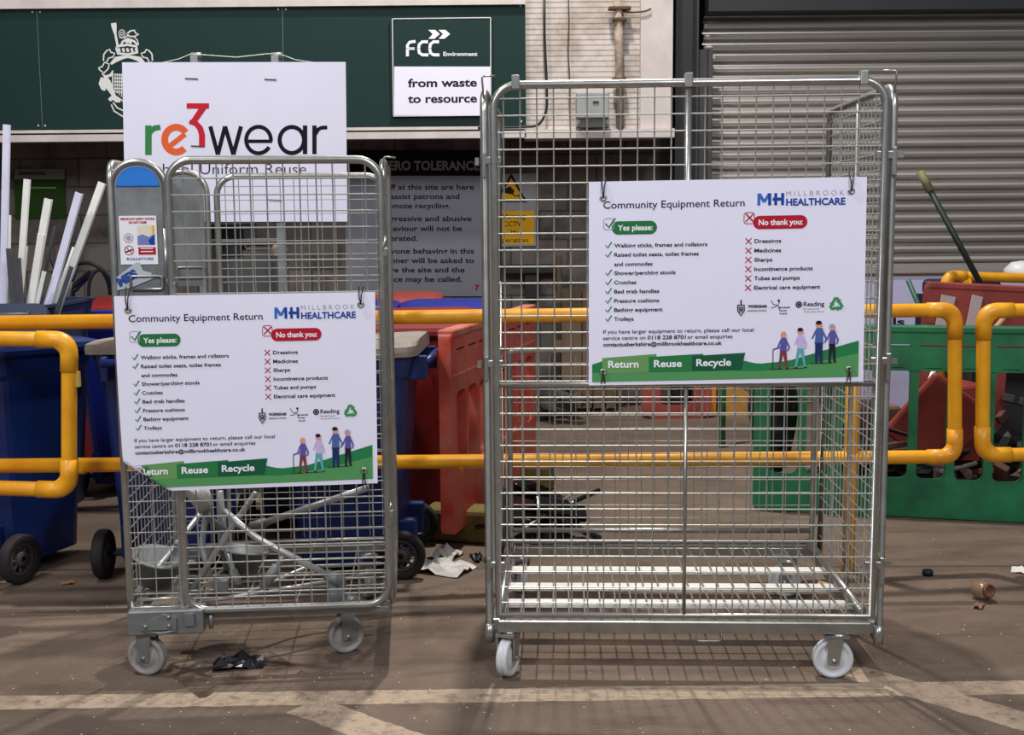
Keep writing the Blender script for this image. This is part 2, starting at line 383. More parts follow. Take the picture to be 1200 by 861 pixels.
o = MB().box(((P(1030, 350, YS).x-.4+5.6)/2, YS+.03, zz1/2), (5.6-P(1030, 350, YS).x+.4, .06, zz1)).build('trim_9', cw); struct(o, 'pale lilac counter front below the shutter')
def xzmap(Y): return lambda x, y, l: (lambda q: (q.x, q.y - l, q.z))(P(x, y, Y))
pr = Print(xzmap(YS-.0)); pr.text('ols', 1032, 381, 8.5, i_black, 28, .03); pr.build(o)

# ------------------------------------------------------------------ fascia sign with crest, FCC placard
fg = mat('fascia_green', (20, 48, 44), .6, 0, .1, 2, spec=.2)
f = thing('fascia_board', 'long dark green sign board with a white coat of arms above the recess', 'sign board', (0, YF, 0))
xl = -9; MB().box(((xl+xr)/2, -.0, (zf0+zf1)/2), (xr-xl, .05, zf1-zf0)).build('panel', fg, f)
def fmap(x, y, l): q = P(x, y, YF-.025); return (q.x, q.y - YF - l, q.z)
pr = Print(fmap); joint = mat('joint', (90, 100, 98), .5)
for (xa_, ya_, xb_, yb_) in ((43, 12, 50, 150), (331, 10, 333, 150)): pr.stroke([(xa_, ya_), (xb_, yb_)], .7, joint, 0, 'panel_joint')
for sx_, sy_ in ((38, 14), (47, 14), (45, 147), (53, 147), (326, 11), (335, 11), (610, 7), (611, 142)): pr.disc(sx_, sy_, 1, crest_white, 0, 'screw')
cw_ = crest_white
def cs(pts, wd=1.1): pr.stroke([(x/4, y/4) for x, y in pts], [v*1.35 for v in wd] if isinstance(wd, list) else wd*1.25, cw_, 1, 'crest')
cs([(533, 108), (535, 125), (541, 160), (552, 215)], [4.5, 4.5, 2, 2])
cs([(545, 222), (560, 215), (600, 210), (640, 218), (645, 245), (600, 255), (552, 250), (545, 222)], 2.2)
for i in range(5): cs([(556+i*20, 226), (562+i*20, 244)], 2.2)
cs([(568, 212), (575, 195), (600, 182), (628, 192), (645, 212)], 2); cs([(590, 200), (600, 192), (618, 200)], 3)
for (cx, cy, r_) in ((572, 158, 14), (572, 158, 6)): pr.ring(cx/4, cy/4, r_/4, .9, cw_, 1, 'crest', ry=r_/4*1.3)
cs([(596, 158), (612, 145), (630, 142), (636, 155), (650, 160), (628, 172), (606, 170), (596, 158)], 1.4); cs([(630, 172), (645, 190), (650, 212)], 1); cs([(560, 175), (585, 178), (600, 165)], 1.2)
for sg in (1, -1):
    mx_ = (lambda x: x) if sg == 1 else (lambda x: 1200 - x)
    cs([(mx_(a), b_) for a, b_ in [(485, 285), (487, 255), (500, 238), (515, 232), (520, 245), (538, 250), (530, 268), (510, 272), (500, 290)]], 1.3)
    cs([(mx_(a), b_) for a, b_ in [(462, 318), (480, 312), (490, 292), (512, 300), (508, 322), (488, 342), (470, 330), (462, 318)]], 1.3)
    cs([(mx_(a), b_) for a, b_ in [(520, 300), (545, 278), (580, 268), (600, 266)]], [2, 4.5, 3, 2])
    cs([(mx_(a), b_) for a, b_ in [(478, 345), (495, 360), (520, 352), (530, 330)]], [1, 2.5, 2.5, 1])
    cs([(mx_(a), b_) for a, b_ in [(478, 362), (476, 390), (485, 415), (492, 425)]], [2, 5, 4, 1])
    cs([(mx_(a), b_) for a, b_ in [(495, 360), (500, 390), (520, 420), (535, 450)]], [3, 8, 5, 3])
    cs([(mx_(a), b_) for a, b_ in [(512, 470), (530, 455), (548, 470), (565, 472)]], [3, 5, 4, 3])
    cs([(mx_(a), b_) for a, b_ in [(522, 490), (535, 520), (575, 545), (600, 550)]], 1.3); cs([(mx_(a), b_) for a, b_ in [(530, 480), (550, 505), (585, 522), (600, 525)]], 1.3)
    cs([(mx_(a), b_) for a, b_ in [(528, 340), (530, 440), (600, 490)]], 1.2)
for q in range(6):
    cs([(535, 350+q*16), (600-q*3, 352+q*16)], 1.0); cs([(540+q*10, 345), (540+q*10, 430+q*8)], .8)
pr.build(f)
YP = YF - .045
fc = thing('sign', 'square green and white placard reading FCC Environment from waste to resource', 'sign', (0, YP, 0))
def fmap2(x, y, l): q = P(x, y, YP-.01); return (q.x, q.y - YP - l, q.z)
q0, q1 = P(459, 136, YP), P(576, 20, YP)
MB().box(((q0.x+q1.x)/2, 0, (q0.z+q1.z)/2), (q1.x-q0.x, .015, q1.z-q0.z)).build('panel', fg, fc)
pr = Print(fmap2)
pr.rect(462, 78, 574.5, 135, white_sign, 0)
for a_, b_ in (((459.8, 22), (575, 20.6)), ((575, 20.6), (575.2, 135)), ((575, 135), (461, 136)), ((461.3, 136), (459.8, 22))): pr.stroke([a_, b_], 1, crest_white, 1)
# FCC lettering
pr.stroke([(477.5, 66), (477.5, 53), (480, 49.5), (487, 48.5)], 3.4, i_white, 1, 'lettering'); pr.stroke([(478, 57), (486, 57)], 3, i_white, 1, 'lettering')
for cx_ in (0, 13): pr.stroke([(501.5+cx_, 49), (495+cx_, 49), (491.3+cx_, 52), (490.6+cx_, 57), (491.5+cx_, 62), (495+cx_, 64.3), (502+cx_, 64.3)], 3.6, i_white, 1, 'lettering')
pr.stroke([(474, 57.2), (516, 56.6)], .5, fg, 2, 'lettering')
for dx_ in (0, 12): pr.poly([(502+dx_, 35), (510+dx_, 35), (515.5+dx_, 40), (509+dx_, 45.5), (502+dx_, 45.5), (507+dx_, 40)], i_white, 1, 'logo')
pr.text('Environment', 519.5, 65.5, 4.6, i_white, 40, .02)
pr.text('from waste', 478, 102, 9.3, i_black, 81, .028, slope=-.01); pr.text('to resource', 478, 120.5, 9.3, i_black, 81, .028, slope=-.01)
pr.build(fc)
# ------------------------------------------------------------------ things on the pier
o = MB(); q0, q1 = P(675, 150, YF-.09), P(713, 109, YF-.09)
bx = thing('electrical_box', 'grey electrical cabinet with sloping base fixed to the white pier', 'cabinet', (0, YF-.09, 0))
o.box(((q0.x+q1.x)/2, .0, (q0.z+q1.z)/2+.03), (q1.x-q0.x, .13, q1.z-q0.z-.06), bev=.008).build('case', mat('box_grey', (150, 152, 150), .5, 0, .2, 6), bx)
MB().prism([(q0.x, q0.z), (q1.x, q0.z), (q1.x-.04, q0.z+.06), (q0.x+.04, q0.z+.06)], -.05, .06).build('base', steel_dark, bx)
MB().box(((q0.x+q1.x)/2+.02, -.069, (q0.z+q1.z)/2+.05), (.04, .008, .012)).build('handle', black, bx)
def cable(pxs, Y, r, mm, name, label, cat, parent=None):
    m = MB().tube(arcpath([P(a, b_, Y) for a, b_ in pxs], .1), r, n=7)
    o = m.build(name, mm); 
    if not parent: tag(center(o), label, cat)
    return o
cable([(638, -10), (638, 40), (639, 62), (641, 104), (641, 130), (632, 148), (600, 149), (560, 150)], YF-.03, .009, dk, 'cable', 'thick black cable running down the left of the white pier and turning left', 'cable')
cable([(666, -10), (667, 30), (665, 60), (668, 90), (667, 120), (668, 138)], YF-.02, .005, mat('brown_cable', (80, 60, 50), .7), 'cable', 'thin brown cable hanging down the white pier left of the pipe', 'cable')
pp = thing('drain_pipe', 'rusty cream painted pipe with brackets running down the white pier', 'pipe', (0, YF-.04, 0))
pt = P(724, -10, YF-.04); pb = P(727, 152, YF-.04); cr = mat('rusty_cream', (186, 170, 152), .7, 0, .6, 9, col2=(92, 66, 50))
MB().tube([(pt.x, 0, pt.z), (pb.x, 0, pb.z)], .028, n=14).build('pipe', cr, pp)
for yy in (10, 23, 93):
    q = P(726, yy, YF-.04); MB().box((q.x, 0, q.z), (.15 if yy == 10 else .09, .075, .018)).tube([(q.x-.05, -.0, q.z), (q.x+.05, -.0, q.z)], .012, n=8).build('bracket', mat('rust', (88, 66, 54), .9), pp)
cable([(723, 12), (740, 15), (757, 13), (763, 10)], YF-.03, .006, mat('brown_cable', (80, 60, 50)), 'cable', 'short brown wire running right from the pipe bracket on the white pier', 'cable')

# ------------------------------------------------------------------ wall signs in the recess
def placard(name, label, quad, Y, m_, cat='sign', th=.01):
    t = thing(name, label, cat, (0, Y, 0))
    pts = [P(a, b_, Y) for a, b_ in quad]; n = 4
    MB().add([(p.x, 0, p.z) for p in pts]+[(p.x, th, p.z) for p in pts], [(0,1,2,3), (7,6,5,4), (0,4,5,1), (1,5,6,2), (2,6,7,3), (3,7,4,0)]).build('panel', m_, t)
    return t, (lambda x, y, l: (lambda q: (q.x, -l, q.z))(P(x, y, Y)))
t, fm_ = placard('sign', 'grey zero tolerance notice with bold black text on the wall behind the bins', [(405, 176), (566, 176), (566, 347), (405, 347)], YW-.015, mat('grey_notice', (140, 142, 150), .6, 0, .1, 4))
pr = Print(fm_); pr.rect(405, 176, 566, 206, mat('notice_black', (16, 16, 18), .7, spec=.15), 0)
pr.text('ZERO TOLERANCE', 446, 199, 10, mat('notice_grey', (150, 150, 156), .7), 116, .035)
for s_, xx, yy, ww in (('Staff at this site are here', 441, 222, 115), ('to assist patrons and', 441, 233, 98), ('promote recycling.', 441, 244, 87), ('Aggressive and abusive', 441, 259, 112), ('behaviour will not be', 441, 270.5, 101), ('tolerated.', 441, 282, 49),
        ('Anyone behaving in this', 441, 297, 115), ('manner will be asked to', 441, 308, 115), ('leave the site and the', 441, 319, 104), ('police may be called.', 441, 330, 101)):
    pr.text(s_, xx+3, yy, 5.9, i_black, ww-3.5, .02)
pr.text('7', 556, 340, 6, i_red, 6, .04); pr.build(t)
t, fm_ = placard('sign', 'yellow and white CCTV warning sign with a black camera triangle', [(578, 204), (628, 203), (628, 288), (578, 289)], YW-.015, mat('cctv_white', (150, 150, 150), .6))
pr = Print(fm_); pr.poly([(599, 203), (618, 237), (580, 237)], i_black, 0); pr.poly([(599, 208.5), (614, 234.5), (584, 234.5)], i_yellow, 1)
pr.poly([(589, 222), (598, 218), (603, 224), (601, 228), (591, 226)], i_black, 2); pr.stroke([(600, 226), (604, 230), (608, 229)], 1.3, i_black, 2); pr.stroke([(608, 227), (608, 232)], 1.3, i_black, 2)
pr.rect(581, 247, 626, 286, i_yellow, 0)
for s_, xx, yy, ww in (('Warning', 585, 256, 31), ('CCTV', 590, 265, 21), ('in', 598.5, 274, 7), ('operation', 583, 284, 36)): pr.text(s_, xx, yy, 5.5, i_black, ww, .01)
pr.build(t)
t, fm_ = placard('notice', 'dim green and grey notice on the wall behind the bundle of white profiles', [(16, 198), (76, 198), (77, 256), (18, 257)], YW-.015, mat('notice_green', (46, 72, 28), .7, spec=.1), 'sign')
pr = Print(fm_); pr.rect(17, 198, 76, 210, mat('notice_pale', (120, 118, 108), .7), 0); pr.rect(21, 201, 54, 205, mat('ndark', (70, 66, 60), .7), 1); pr.rect(36, 219, 66, 221, mat('notice_l', (120, 150, 90), .7), 1); pr.build(t)

# ================================================================== ROLL CAGES
RT = .0125; RW = .0020
def cmesh(mb, x0, x1, z0, z1, plane='xz', off=0, step=.05, r=RW, phase=(.5, .5), up=0):
    f = (lambda u, z, d: (u, off+d, z)) if plane == 'xz' else ((lambda u, z, d: (off+d, u, z)) if plane == 'yz' else (lambda u, v, d: (u, v, off+d)))
    n = int((x1-x0)/step); s0 = (x1-x0-(n-1)*step)/2
    for i in range(n):
        u = x0+s0+i*step; mb.tube([f(u, z0-up, 0), f(u, z1+up, 0)], r, n=5)
    n = int((z1-z0)/step); s0 = (z1-z0-(n-1)*step)/2
    for i in range(n):
        z = z0+s0+i*step; mb.tube([f(x0, z, -2*r), f(x1, z, -2*r)], r, n=5)
    return mb
def castor(parent, x, y, ang, zt, wm, bm_, r=.0625, lab=None):
    e = bpy.data.objects.new('castor', None); C.objects.link(e); e.parent = parent; e.location = (x, y, 0); e.rotation_euler = (0, 0, ang)
    if lab: e['label'] = lab
    T = Matrix.Translation((0, .028, r)) @ Matrix.Rotation(PI/2, 4, 'Y')
    MB().lathe([(.012, -.019), (.030, -.019), (.034, -.014), (.045, -.012), (.050, -.017), (r-.006, -.019), (r, -.013), (r+.0, -.003), (r-.003, 0), (r, .003), (r, .013), (r-.006, .019), (.050, .017), (.045, .012), (.034, .014), (.030, .019), (.012, .019), (.012, -.019)], n=32, M=T).build('wheel', wm, e)
    m = MB()
    for s_ in (-1, 1):
        m.add([(s_*.026, .0, zt-.01), (s_*.026, .05, zt-.01), (s_*.026, .048, r-.012), (s_*.026, .012, r-.012), (s_*.030, .0, zt-.01), (s_*.030, .05, zt-.01), (s_*.030, .048, r-.012), (s_*.030, .012, r-.012)],
            [(0,1,2,3), (7,6,5,4), (0,4,5,1), (1,5,6,2), (2,6,7,3), (3,7,4,0)])
    m.box((0, .02, zt-.008), (.06, .075, .008)).tube([(-.036, .028, r), (.036, .028, r)], .008, n=8).lathe([(.001, zt-.012), (.026, zt-.012), (.026, zt), (.001, zt)], n=16, M=Matrix.Translation((0, .01, 0)))
    m.build('fork', bm_, e); return e
def frame_loop(x0, x1, z0, z1, y, r, rad_=.06, corners='1111'):
    return [(a, y, b_) for a, b_ in rrect(x0, z0, x1, z1, rad_, 6, corners)]
def clamp(parent, x, y, z):
    MB().box((x, y-.016, z), (.012, .012, .075), bev=.003).box((x+.024, y-.014, z+.014), (.055, .014, .022), bev=.003).box((x-.022, y-.01, z+.012), (.012, .012, .022)).build('clamp', zinc, parent)

# ---- right cage
fl = P(577, 600, 3.66); fr = P(1029, 600, 3.61); WR = (fr.xy - fl.xy).length; aR = math.atan2(fr.y-fl.y, fr.x-fl.x); DR = .86; HR = 1.83
RC = thing('roll_cage', 'tall wide empty wire roll cage with a slatted base, on the right', 'roll cage', (fl.x, fl.y, 0), aR, 'roll cages with equipment return signs')
zb0, zb1 = .145, .185
m = MB()
m.box((WR/2, -.0, .163), (WR-.03, .035, .038), bev=.004).box((WR/2, DR, .163), (WR-.03, .035, .038), bev=.004)
for x in (.012, WR-.012): m.box((x, DR/2, .163), (.035, DR, .038), bev=.004)
m.tube([(.02, .03, .205), (.02, DR-.02, .205)], .012).tube([(WR-.035, .03, .205), (WR-.035, DR-.02, .205)], .016)
m.tube(arcpath([(WR/2-.04+.08, -.01, .15), (WR/2+.04, -.01, .118), (WR/2+.12, -.01, .118), (WR/2+.12, -.01, .15)], .012), .003, n=6)
m.build('base_frame', zinc, RC)
for k, yy in enumerate((.18, .36, .56)):
    MB().box((WR/2, yy, .176), (WR-.06, .055, .012)).build('slat', mat('pale_slat', (236, 234, 228), .4, .1, .1, 8), RC)
m = MB(); n = int((WR-.06)/.05)
for i in range(n+1):
    x = .035+i*(WR-.07)/n; m.tube([(x, .0, .19), (x, DR, .19)], .0026, n=5)
for yy in (.27, .66): m.tube([(.03, yy, .196), (WR-.03, yy, .196)], .003, n=5)
m.build('deck_mesh', wire, RC)
# rear panel
rp = MB(); rp.tube(frame_loop(.02, WR-.02, .20, .945, DR, .010, .02, '1111'), .010, closed=True).tube([(.03, DR, .245), (WR-.03, DR, .245)], .010)
rpo = rp.build('rear_panel', zinc, RC); mm = MB(); cmesh(mm, .03, WR-.03, .20, .94, 'xz', DR); mm.build('wire_mesh', wire, rpo)
# sides
for s_ in (0, 1):
    x = -.012 if s_ == 0 else WR+.012
    sp_ = MB().tube([(x, a, b_) for a, b_ in rrect(.0, .115, DR+.0, HR-.01, .06, 6, '1100')], RT, closed=True).tube([(x, DR*.5, .16), (x, DR*.5, HR)], .009)
    sp_.tube([(x, 0, .11), (x, 0, .17)], .016)
    sp_.tube(arcpath([(x, -.0, HR-.03), (x+(-.006 if s_ == 0 else .006), -.0, HR+.035), (x+(.035 if s_ == 0 else -.035), 0, HR+.035)], .01), .003, n=6)
    so = sp_.build('side_panel', zinc, RC); mm = MB(); cmesh(mm, .01, DR-.01, .2, HR-.02, 'yz', x); mm.build('wire_mesh', wire, so)
    for zc in (.35, .985, 1.60): clamp(so, x+(.0 if s_ == 0 else -.0), -.005 if s_ == 0 else -.005, zc) if s_ == 0 else MB().box((x, -.021, zc), (.014, .012, .085), bev=.003).box((x-.028, -.019, zc+.018), (.05, .014, .024), bev=.003).box((x+.018, -.014, zc+.018), (.02, .012, .016)).build('clamp', zinc, so)
# gate
gt = MB(); gy = -.022
gt.tube([(a, gy, b_) for a, b_ in rrect(.018, .205, WR-.018, HR+.005, .07, 7, '1100')], RT, closed=True)
gt.tube([(WR/2, gy-.003, .205), (WR/2, gy-.003, .935)], .006).tube([(WR/2, gy, .935), (WR/2, gy, HR)], .0105)
gt.tube([(.03, gy-.004, .935), (WR-.03, gy-.004, .935)], .0085)
go = gt.build('gate', zinc, RC); mm = MB(); cmesh(mm, .022, WR-.022, .21, HR, 'xz', gy, .05, .0024); mm.build('wire_mesh', wire, go)
for x in (.085, WR/2, WR-.085): MB().box((x, gy, HR+.012), (.024, .034, .042), bev=.003).build('clip', zinc, go)
castor(RC, .055, .02, rad(160), .145, nylon, zinc); castor(RC, WR-.10, .0, rad(88), .145, nylon, zinc)
castor(RC, .065, DR-.03, rad(20), .145, nylon, zinc); castor(RC, WR-.10, DR-.05, rad(80), .145, nylon, zinc)

# ---- left cage
fl = P(150, 640, 3.68); fr = P(458, 640, 3.73); WL = (fr.xy - fl.xy).length; aL = math.atan2(fr.y-fl.y, fr.x-fl.x)+rad(1.2); DL = .74; HL = 1.625
LC = thing('roll_cage', 'narrower scuffed wire roll cage holding old crutches, on the left', 'roll cage', (fl.x, fl.y, 0), aL, 'roll cages with equipment return signs')
m = MB()
m.box((WL/2+.1, .01, .19), (WL-.22, .025, .022), bev=.004).box((WL/2, DL, .20), (WL-.02, .03, .04), bev=.004)
for x in (.012, WL-.02): m.box((x, DL/2, .20), (.03, DL, .04), bev=.004)
m.build('base_frame', plate, LC)
m = MB().box((.115, -.01, .185), (.235, .07, .08), bev=.006).prism([(.04, .165), (.15, .165), (.15, .2), (.11, .215), (.04, .18)], -.055, -.045)
m.tube([(.05, -.047, .16), (.10, -.047, .152), (.15, -.047, .16)], .006, n=8)
for q in ((.055, .178), (.128, .178), (.128, .206)): m.lathe([(.0, .008), (.006, .006), (.007, 0)], n=10, M=Matrix.Translation((q[0], -.054, q[1])) @ Matrix.Rotation(PI/2, 4, 'X'))
m.box((.19, -.05, .195), (.03, .012, .04)).tube([(.25, -.01, .15), (.25, -.01, .2)], .008, n=8)
m.build('corner_bracket', plate, LC)
m = MB(); n = 14
for i in range(0, n+1, 3): x = .03+i*(WL-.06)/n; m.tube([(x, .0, .228), (x, DL, .228)], .0025, n=5)
for i in range(9): yy = .04+i*.083; m.tube([(.02, yy, .234), (WL-.02, yy, .234)], .003, n=5)
m.build('deck_mesh', wire, LC)
NP = .165
def narrow(y, blue_top, lx=0.0, wdt=NP, poster=False):
    pm = MB().tube([(a, y, b_) for a, b_ in rrect(lx, .225, lx+wdt, HL-.003, .078, 8, '1100')], .0105, closed=True)
    po = pm.build('narrow_panel', zinc, LC)
    mm = MB(); cmesh(mm, lx+.005, lx+wdt-.005, .225, 1.21, 'xz', y, .05, RW, up=0)
    if y == 0: mm.tube([(lx+.02, y, .25), (lx+wdt-.02, y, .25)], .004, n=6)
    mm.build('wire_mesh', wire, po)
    pl = MB(); poly = rrect(lx+.012, 1.205, lx+wdt-.012, HL-.012, .066, 8, '1100'); pl.prism(poly, y-.003, y+.003)
    plo = pl.build('backing_plate', plate, po)
    if blue_top:
        bp = [p for p in rrect(lx+.018, HL-.075, lx+wdt-.018, HL-.018, .060, 8, '1100')]
        MB().prism(bp, y-.006, y-.003).build('blue_cap_sticker', mat('sticker_blue', (30, 118, 208), .4), po)
    MB().tube(arcpath([(lx+.05, y-.012, 1.235), (lx+wdt-.02, y-.012, 1.235), (lx+wdt-.02, y-.012, 1.275), (lx+.05, y-.012, 1.275), (lx+.05, y-.012, 1.237)], .008), .004, n=6).build('pull_handle', zinc, po)
    return po
p1 = narrow(0, True); p2 = narrow(DL, False)
# safety sticker and torn label on the front narrow panel
st = MB().box((.078, -.006, 1.385), (.112, .002, .148)).build('sticker', mat('sticker_white', (232, 230, 234), .6), p1)
pr = Print(lambda x, y, l: (.022+x*.112/42, -.007-l, 1.459-y*.148/55), .0004, .0003)
pr.text('IMPORTANT SAFETY NOTICE', 2, 4.6, 2.1, i_red, 38, .05); pr.text('DO NOT CLIMB', 11, 8.6, 2.2, i_red, 20, .05)
pr.rect(20, 11, 39.5, 33, mat('st_cream', (222, 212, 190), .5), 0); pr.poly([(20, 23), (26, 21), (33, 24), (39.5, 20), (39.5, 33), (20, 33)], mat('st_blue', (110, 124, 176), .5), 1); pr.poly([(32, 28), (39.5, 21), (39.5, 33), (34, 33)], i_blue, 1); pr.rect(36.5, 11, 39.5, 20, i_yellow, 1)
pr.ring(10, 25, 5, 1, i_grey, 1); pr.disc(10, 25, 3, i_grey, 1); pr.ring(10, 39, 5, .9, i_red, 1); pr.stroke([(6.5, 35.5), (13.5, 42.5)], .9, i_red, 1); pr.stroke([(6, 41), (14, 38)], 1.6, i_black, 0)
pr.rect(20.5, 35.5, 40, 44, i_red, 1); pr.rect(23, 36.5, 37, 37.5, i_white, 2); pr.rect(23, 40, 37, 41, i_white, 2); pr.text('ROLLSTORE', 7, 50, 2.6, i_blue, 30, .02); pr.build(st)
MB().add([(.006, -.008, 1.232), (.05, -.008, 1.240), (.118, -.008, 1.268), (.112, -.008, 1.285), (.088, -.008, 1.292), (.078, -.008, 1.318), (.066, -.008, 1.316), (.006, -.008, 1.272)], [(0, 1, 2, 3, 4, 5, 6, 7)]).build('torn_label', mat('label_clear', (176, 184, 192), .4), p1)
pr = Print(lambda x, y, l: (.016+x*math.cos(.5)+y*math.sin(.5), -.0085-l, 1.244+x*math.sin(.5)-y*math.cos(.5)), .0006, .0003)
pr.text('MES', 0, 0, .024, mat('label_blue', (20, 60, 140), .6), .066, .06); pr.build(p1)
# rear main panel, sides
rp = MB(); rp.tube([(a, DL, b_) for a, b_ in rrect(NP+.035, .23, WL-.012, HL-.02, .07, 6, '1100')], .0115, closed=True)
rpo = rp.build('rear_panel', zinc, LC); mm = MB(); cmesh(mm, NP+.04, WL-.02, .24, HL-.03, 'xz', DL, .05, .0016); mm.build('wire_mesh', wire, rpo)
for x, dx in ((-.0, 0), (WL, 0)):
    so_ = MB().tube([(x, a, b_) for a, b_ in rrect(.0, .205, DL, HL-.005, .05, 6, '1111')], .0115, closed=True)
    if x: so_.box((x+.004, .35, .55), (.012, .03, .7)).tube(arcpath([(x, 0, HL-.03), (x+.004, 0, HL+.01), (x+.04, 0, HL+.005)], .01), .003, n=6)
    so_ = so_.build('side_panel', zinc, LC); mm = MB(); cmesh(mm, .01, DL-.01, .24, HL-.03, 'yz', x); mm.build('wire_mesh', wire, so_)
    if x:
        for zc, s_ in ((1.35, 1), (.52, .7)):
            MB().tube(arcpath([(x-.005, -.018, zc+.05*s_), (x+.006, -.03, zc+.03*s_), (x-.008, -.03, zc), (x+.008, -.024, zc-.03*s_), (x, -.02, zc-.06*s_)], .02), .006, n=7).box((x, -.024, zc-.01), (.022, .02, .03), bev=.004).build('latch', zinc, so_)
# gate
gx0, gx1 = NP+.012, WL-.008; gz0 = .215
g = MB().tube([(a, -.022, b_) for a, b_ in rrect(gx0, gz0, gx1, HL, .07, 7, '1111')], .0125, closed=True)
g.tube([(gx0+.012, -.022, 1.25), (gx0-.015, -.01, 1.25)], .012).tube([(gx0-.018, -.012, 1.2), (gx0-.018, -.012, 1.42)], .006)
go = g.build('gate', zinc, LC); mm = MB(); cmesh(mm, gx0+.005, gx1-.005, gz0+.02, HL-.02, 'xz', -.024, .05, .0024, up=.02); mm.build('wire_mesh', wire, go)
castor(LC, .07, .0, rad(75), .148, nylon_old, plate); castor(LC, WL-.135, .15, rad(112), .19, nylon_old, plate, lab='castor swivelled sideways')
castor(LC, .07, DL-.04, rad(70), .18, nylon_old, plate); castor(LC, WL-.1, DL-.04, rad(20), .18, nylon_old, plate)

# ================================================================== EQUIPMENT RETURN SIGNS
def care_sign(root, fmp, fold=None, nx=24, ny=18, Wd=323, Hd=240):
    vs = []; fs = []
    for j in range(ny+1):
        for i in range(nx+1): vs.append(fmp(Wd*i/nx, Hd*j/ny, 0))
    for j in range(ny):
        for i in range(nx): a = j*(nx+1)+i; fs.append((a, a+nx+1, a+nx+2, a+1))
    m = MB().add(vs, fs); po = m.build('panel', white_sign, root, fix=False)
    md = po.modifiers.new('thick', 'SOLIDIFY'); md.thickness = .003; md.offset = -1
    pr = Print(fmp, .0008, .0003)
    T = pr.text
    T('Community Equipment Return', 17, 31.5, 8.3, i_black, 165, .004)
    # MH logo
    for (pts, mm_) in (([(198.5, 31), (198.5, 17)], i_lblue), ([(199, 17.5), (204.7, 27)], i_lblue), ([(204.7, 27), (210.5, 17.5)], i_lblue), ([(211, 17), (211, 31)], i_blue), ([(218, 17), (218, 31)], i_blue), ([(226, 17), (226, 31)], i_blue), ([(214.5, 24), (226, 24)], i_blue)):
        pr.stroke(pts, 3.4, mm_, 1, 'logo')
    T('M I L L B R O O K', 230, 20.5, 5.6, i_grey, 67, -.006, part='logo'); T('HEALTHCARE', 230, 31.5, 7.6, i_blue, 68.5, .03, part='logo')
    def tick(x, y, s_, m_, wd): pr.stroke([(x, y), (x+.32*s_, y+.42*s_), (x+s_, y-.55*s_)], wd, m_, 3)
    def cross(x, y, s_, m_, wd): pr.stroke([(x-s_, y-s_), (x+s_, y+s_)], wd, m_, 3); pr.stroke([(x-s_, y+s_), (x+s_, y-s_)], wd, m_, 3)
    for bx_, by_, mc in ((17.5, 43, i_grey), (181.5, 39, i_red)):
        pp_ = rrect(bx_, by_, bx_+12, by_+13, 3, 4); pr.stroke(pp_+[pp_[0]], .8, mc, 2)
    tick(20, 49, 11, i_green, 2); cross(188, 45, 4.6, i_red, 1.5)
    pr.pill(27, 46.5, 80, 62, i_green); T('Yes please:', 34, 57.3, 6.2, i_white, 41, .025)
    pr.pill(192, 43, 255, 58.5, i_red); T('No thank you:', 198.5, 53.8, 6.2, i_white, 51, .025)
    for (s_, y, wd, tk) in (('Walking sticks, frames and rollators', 77, 109, 1), ('Raised toilet seats, toilet frames', 87.8, 99, 1), ('and commodes', 98.8, 45, 0), ('Shower/perching stools', 109.3, 72, 1), ('Crutches', 120.3, 26, 1), ('Bed grab handles', 131, 53, 1), ('Pressure cushions', 142, 53, 1), ('Bathing equipment', 152.7, 57, 1), ('Trolleys', 163.5, 23, 1)):
        T(s_, 30, y, 4.3, i_black, wd, .018)
        if tk: tick(20, y-2.6, 7, i_green, 1.4)
    for (s_, y, wd) in (('Dressings', 74.5, 31), ('Medicines', 85.5, 31), ('Sharps', 96.3, 21), ('Incontinence products', 107.2, 68), ('Tubes and pumps', 118, 53), ('Electrical care equipment', 129, 77)):
        T(s_, 194, y, 4.3, i_black, wd, .018); cross(187, y-2.2, 3.4, i_red, 1.1)
    # logos
    pr.poly([(175, 147), (183, 147), (183, 154), (179, 160), (175, 154)], i_grey, 1, 'logo'); pr.stroke([(175, 147), (183, 147), (183, 154), (179, 160), (175, 154), (175, 147)], 1, i_black, 2, 'logo'); pr.stroke([(179, 141), (179, 147)], 1.6, i_black, 2, 'logo'); pr.stroke([(176, 150), (182, 156)], .8, i_black, 3, 'logo'); pr.stroke([(182, 150), (176, 156)], .8, i_black, 3, 'logo'); pr.ring(179, 151.5, 2, .7, i_black, 3, 'logo')
    T('WOKINGHAM', 187, 150.5, 3.2, i_black, 22, .04, part='logo'); T('BOROUGH COUNCIL', 187, 155, 1.9, i_black, 22, .01, part='logo')
    pr.stroke([(214, 142), (217, 147), (222, 148), (224, 153)], .7, i_black, 2, 'logo'); pr.stroke([(224, 141), (223, 147), (219, 150), (214, 151)], .7, i_black, 2, 'logo'); pr.disc(223, 142.5, 1.4, i_black, 2, 'logo')
    for k, s_ in enumerate(('Bracknell', 'Forest', 'Council')): T(s_, 224, 151.5+k*3.6, 2, i_black, 12 if k == 0 else 8.5, .02, part='logo')
    pr.disc(246.5, 147.5, 4, i_black, 1, 'logo', n=8); pr.ring(246.5, 147.5, 2, .6, i_grey, 2, 'logo'); T('Reading', 252, 149.5, 5, i_black, 24, .01, part='logo'); T('Borough Council', 252, 153.6, 1.5, i_black, 18, part='logo'); T('Working better with you', 252, 156.8, 1.4, i_black, 24, part='logo')
    # recycling arrows
    cx_, cy_ = 290, 147
    rcy = mat('ink_recycle', (60, 140, 82), .7, spec=.15)
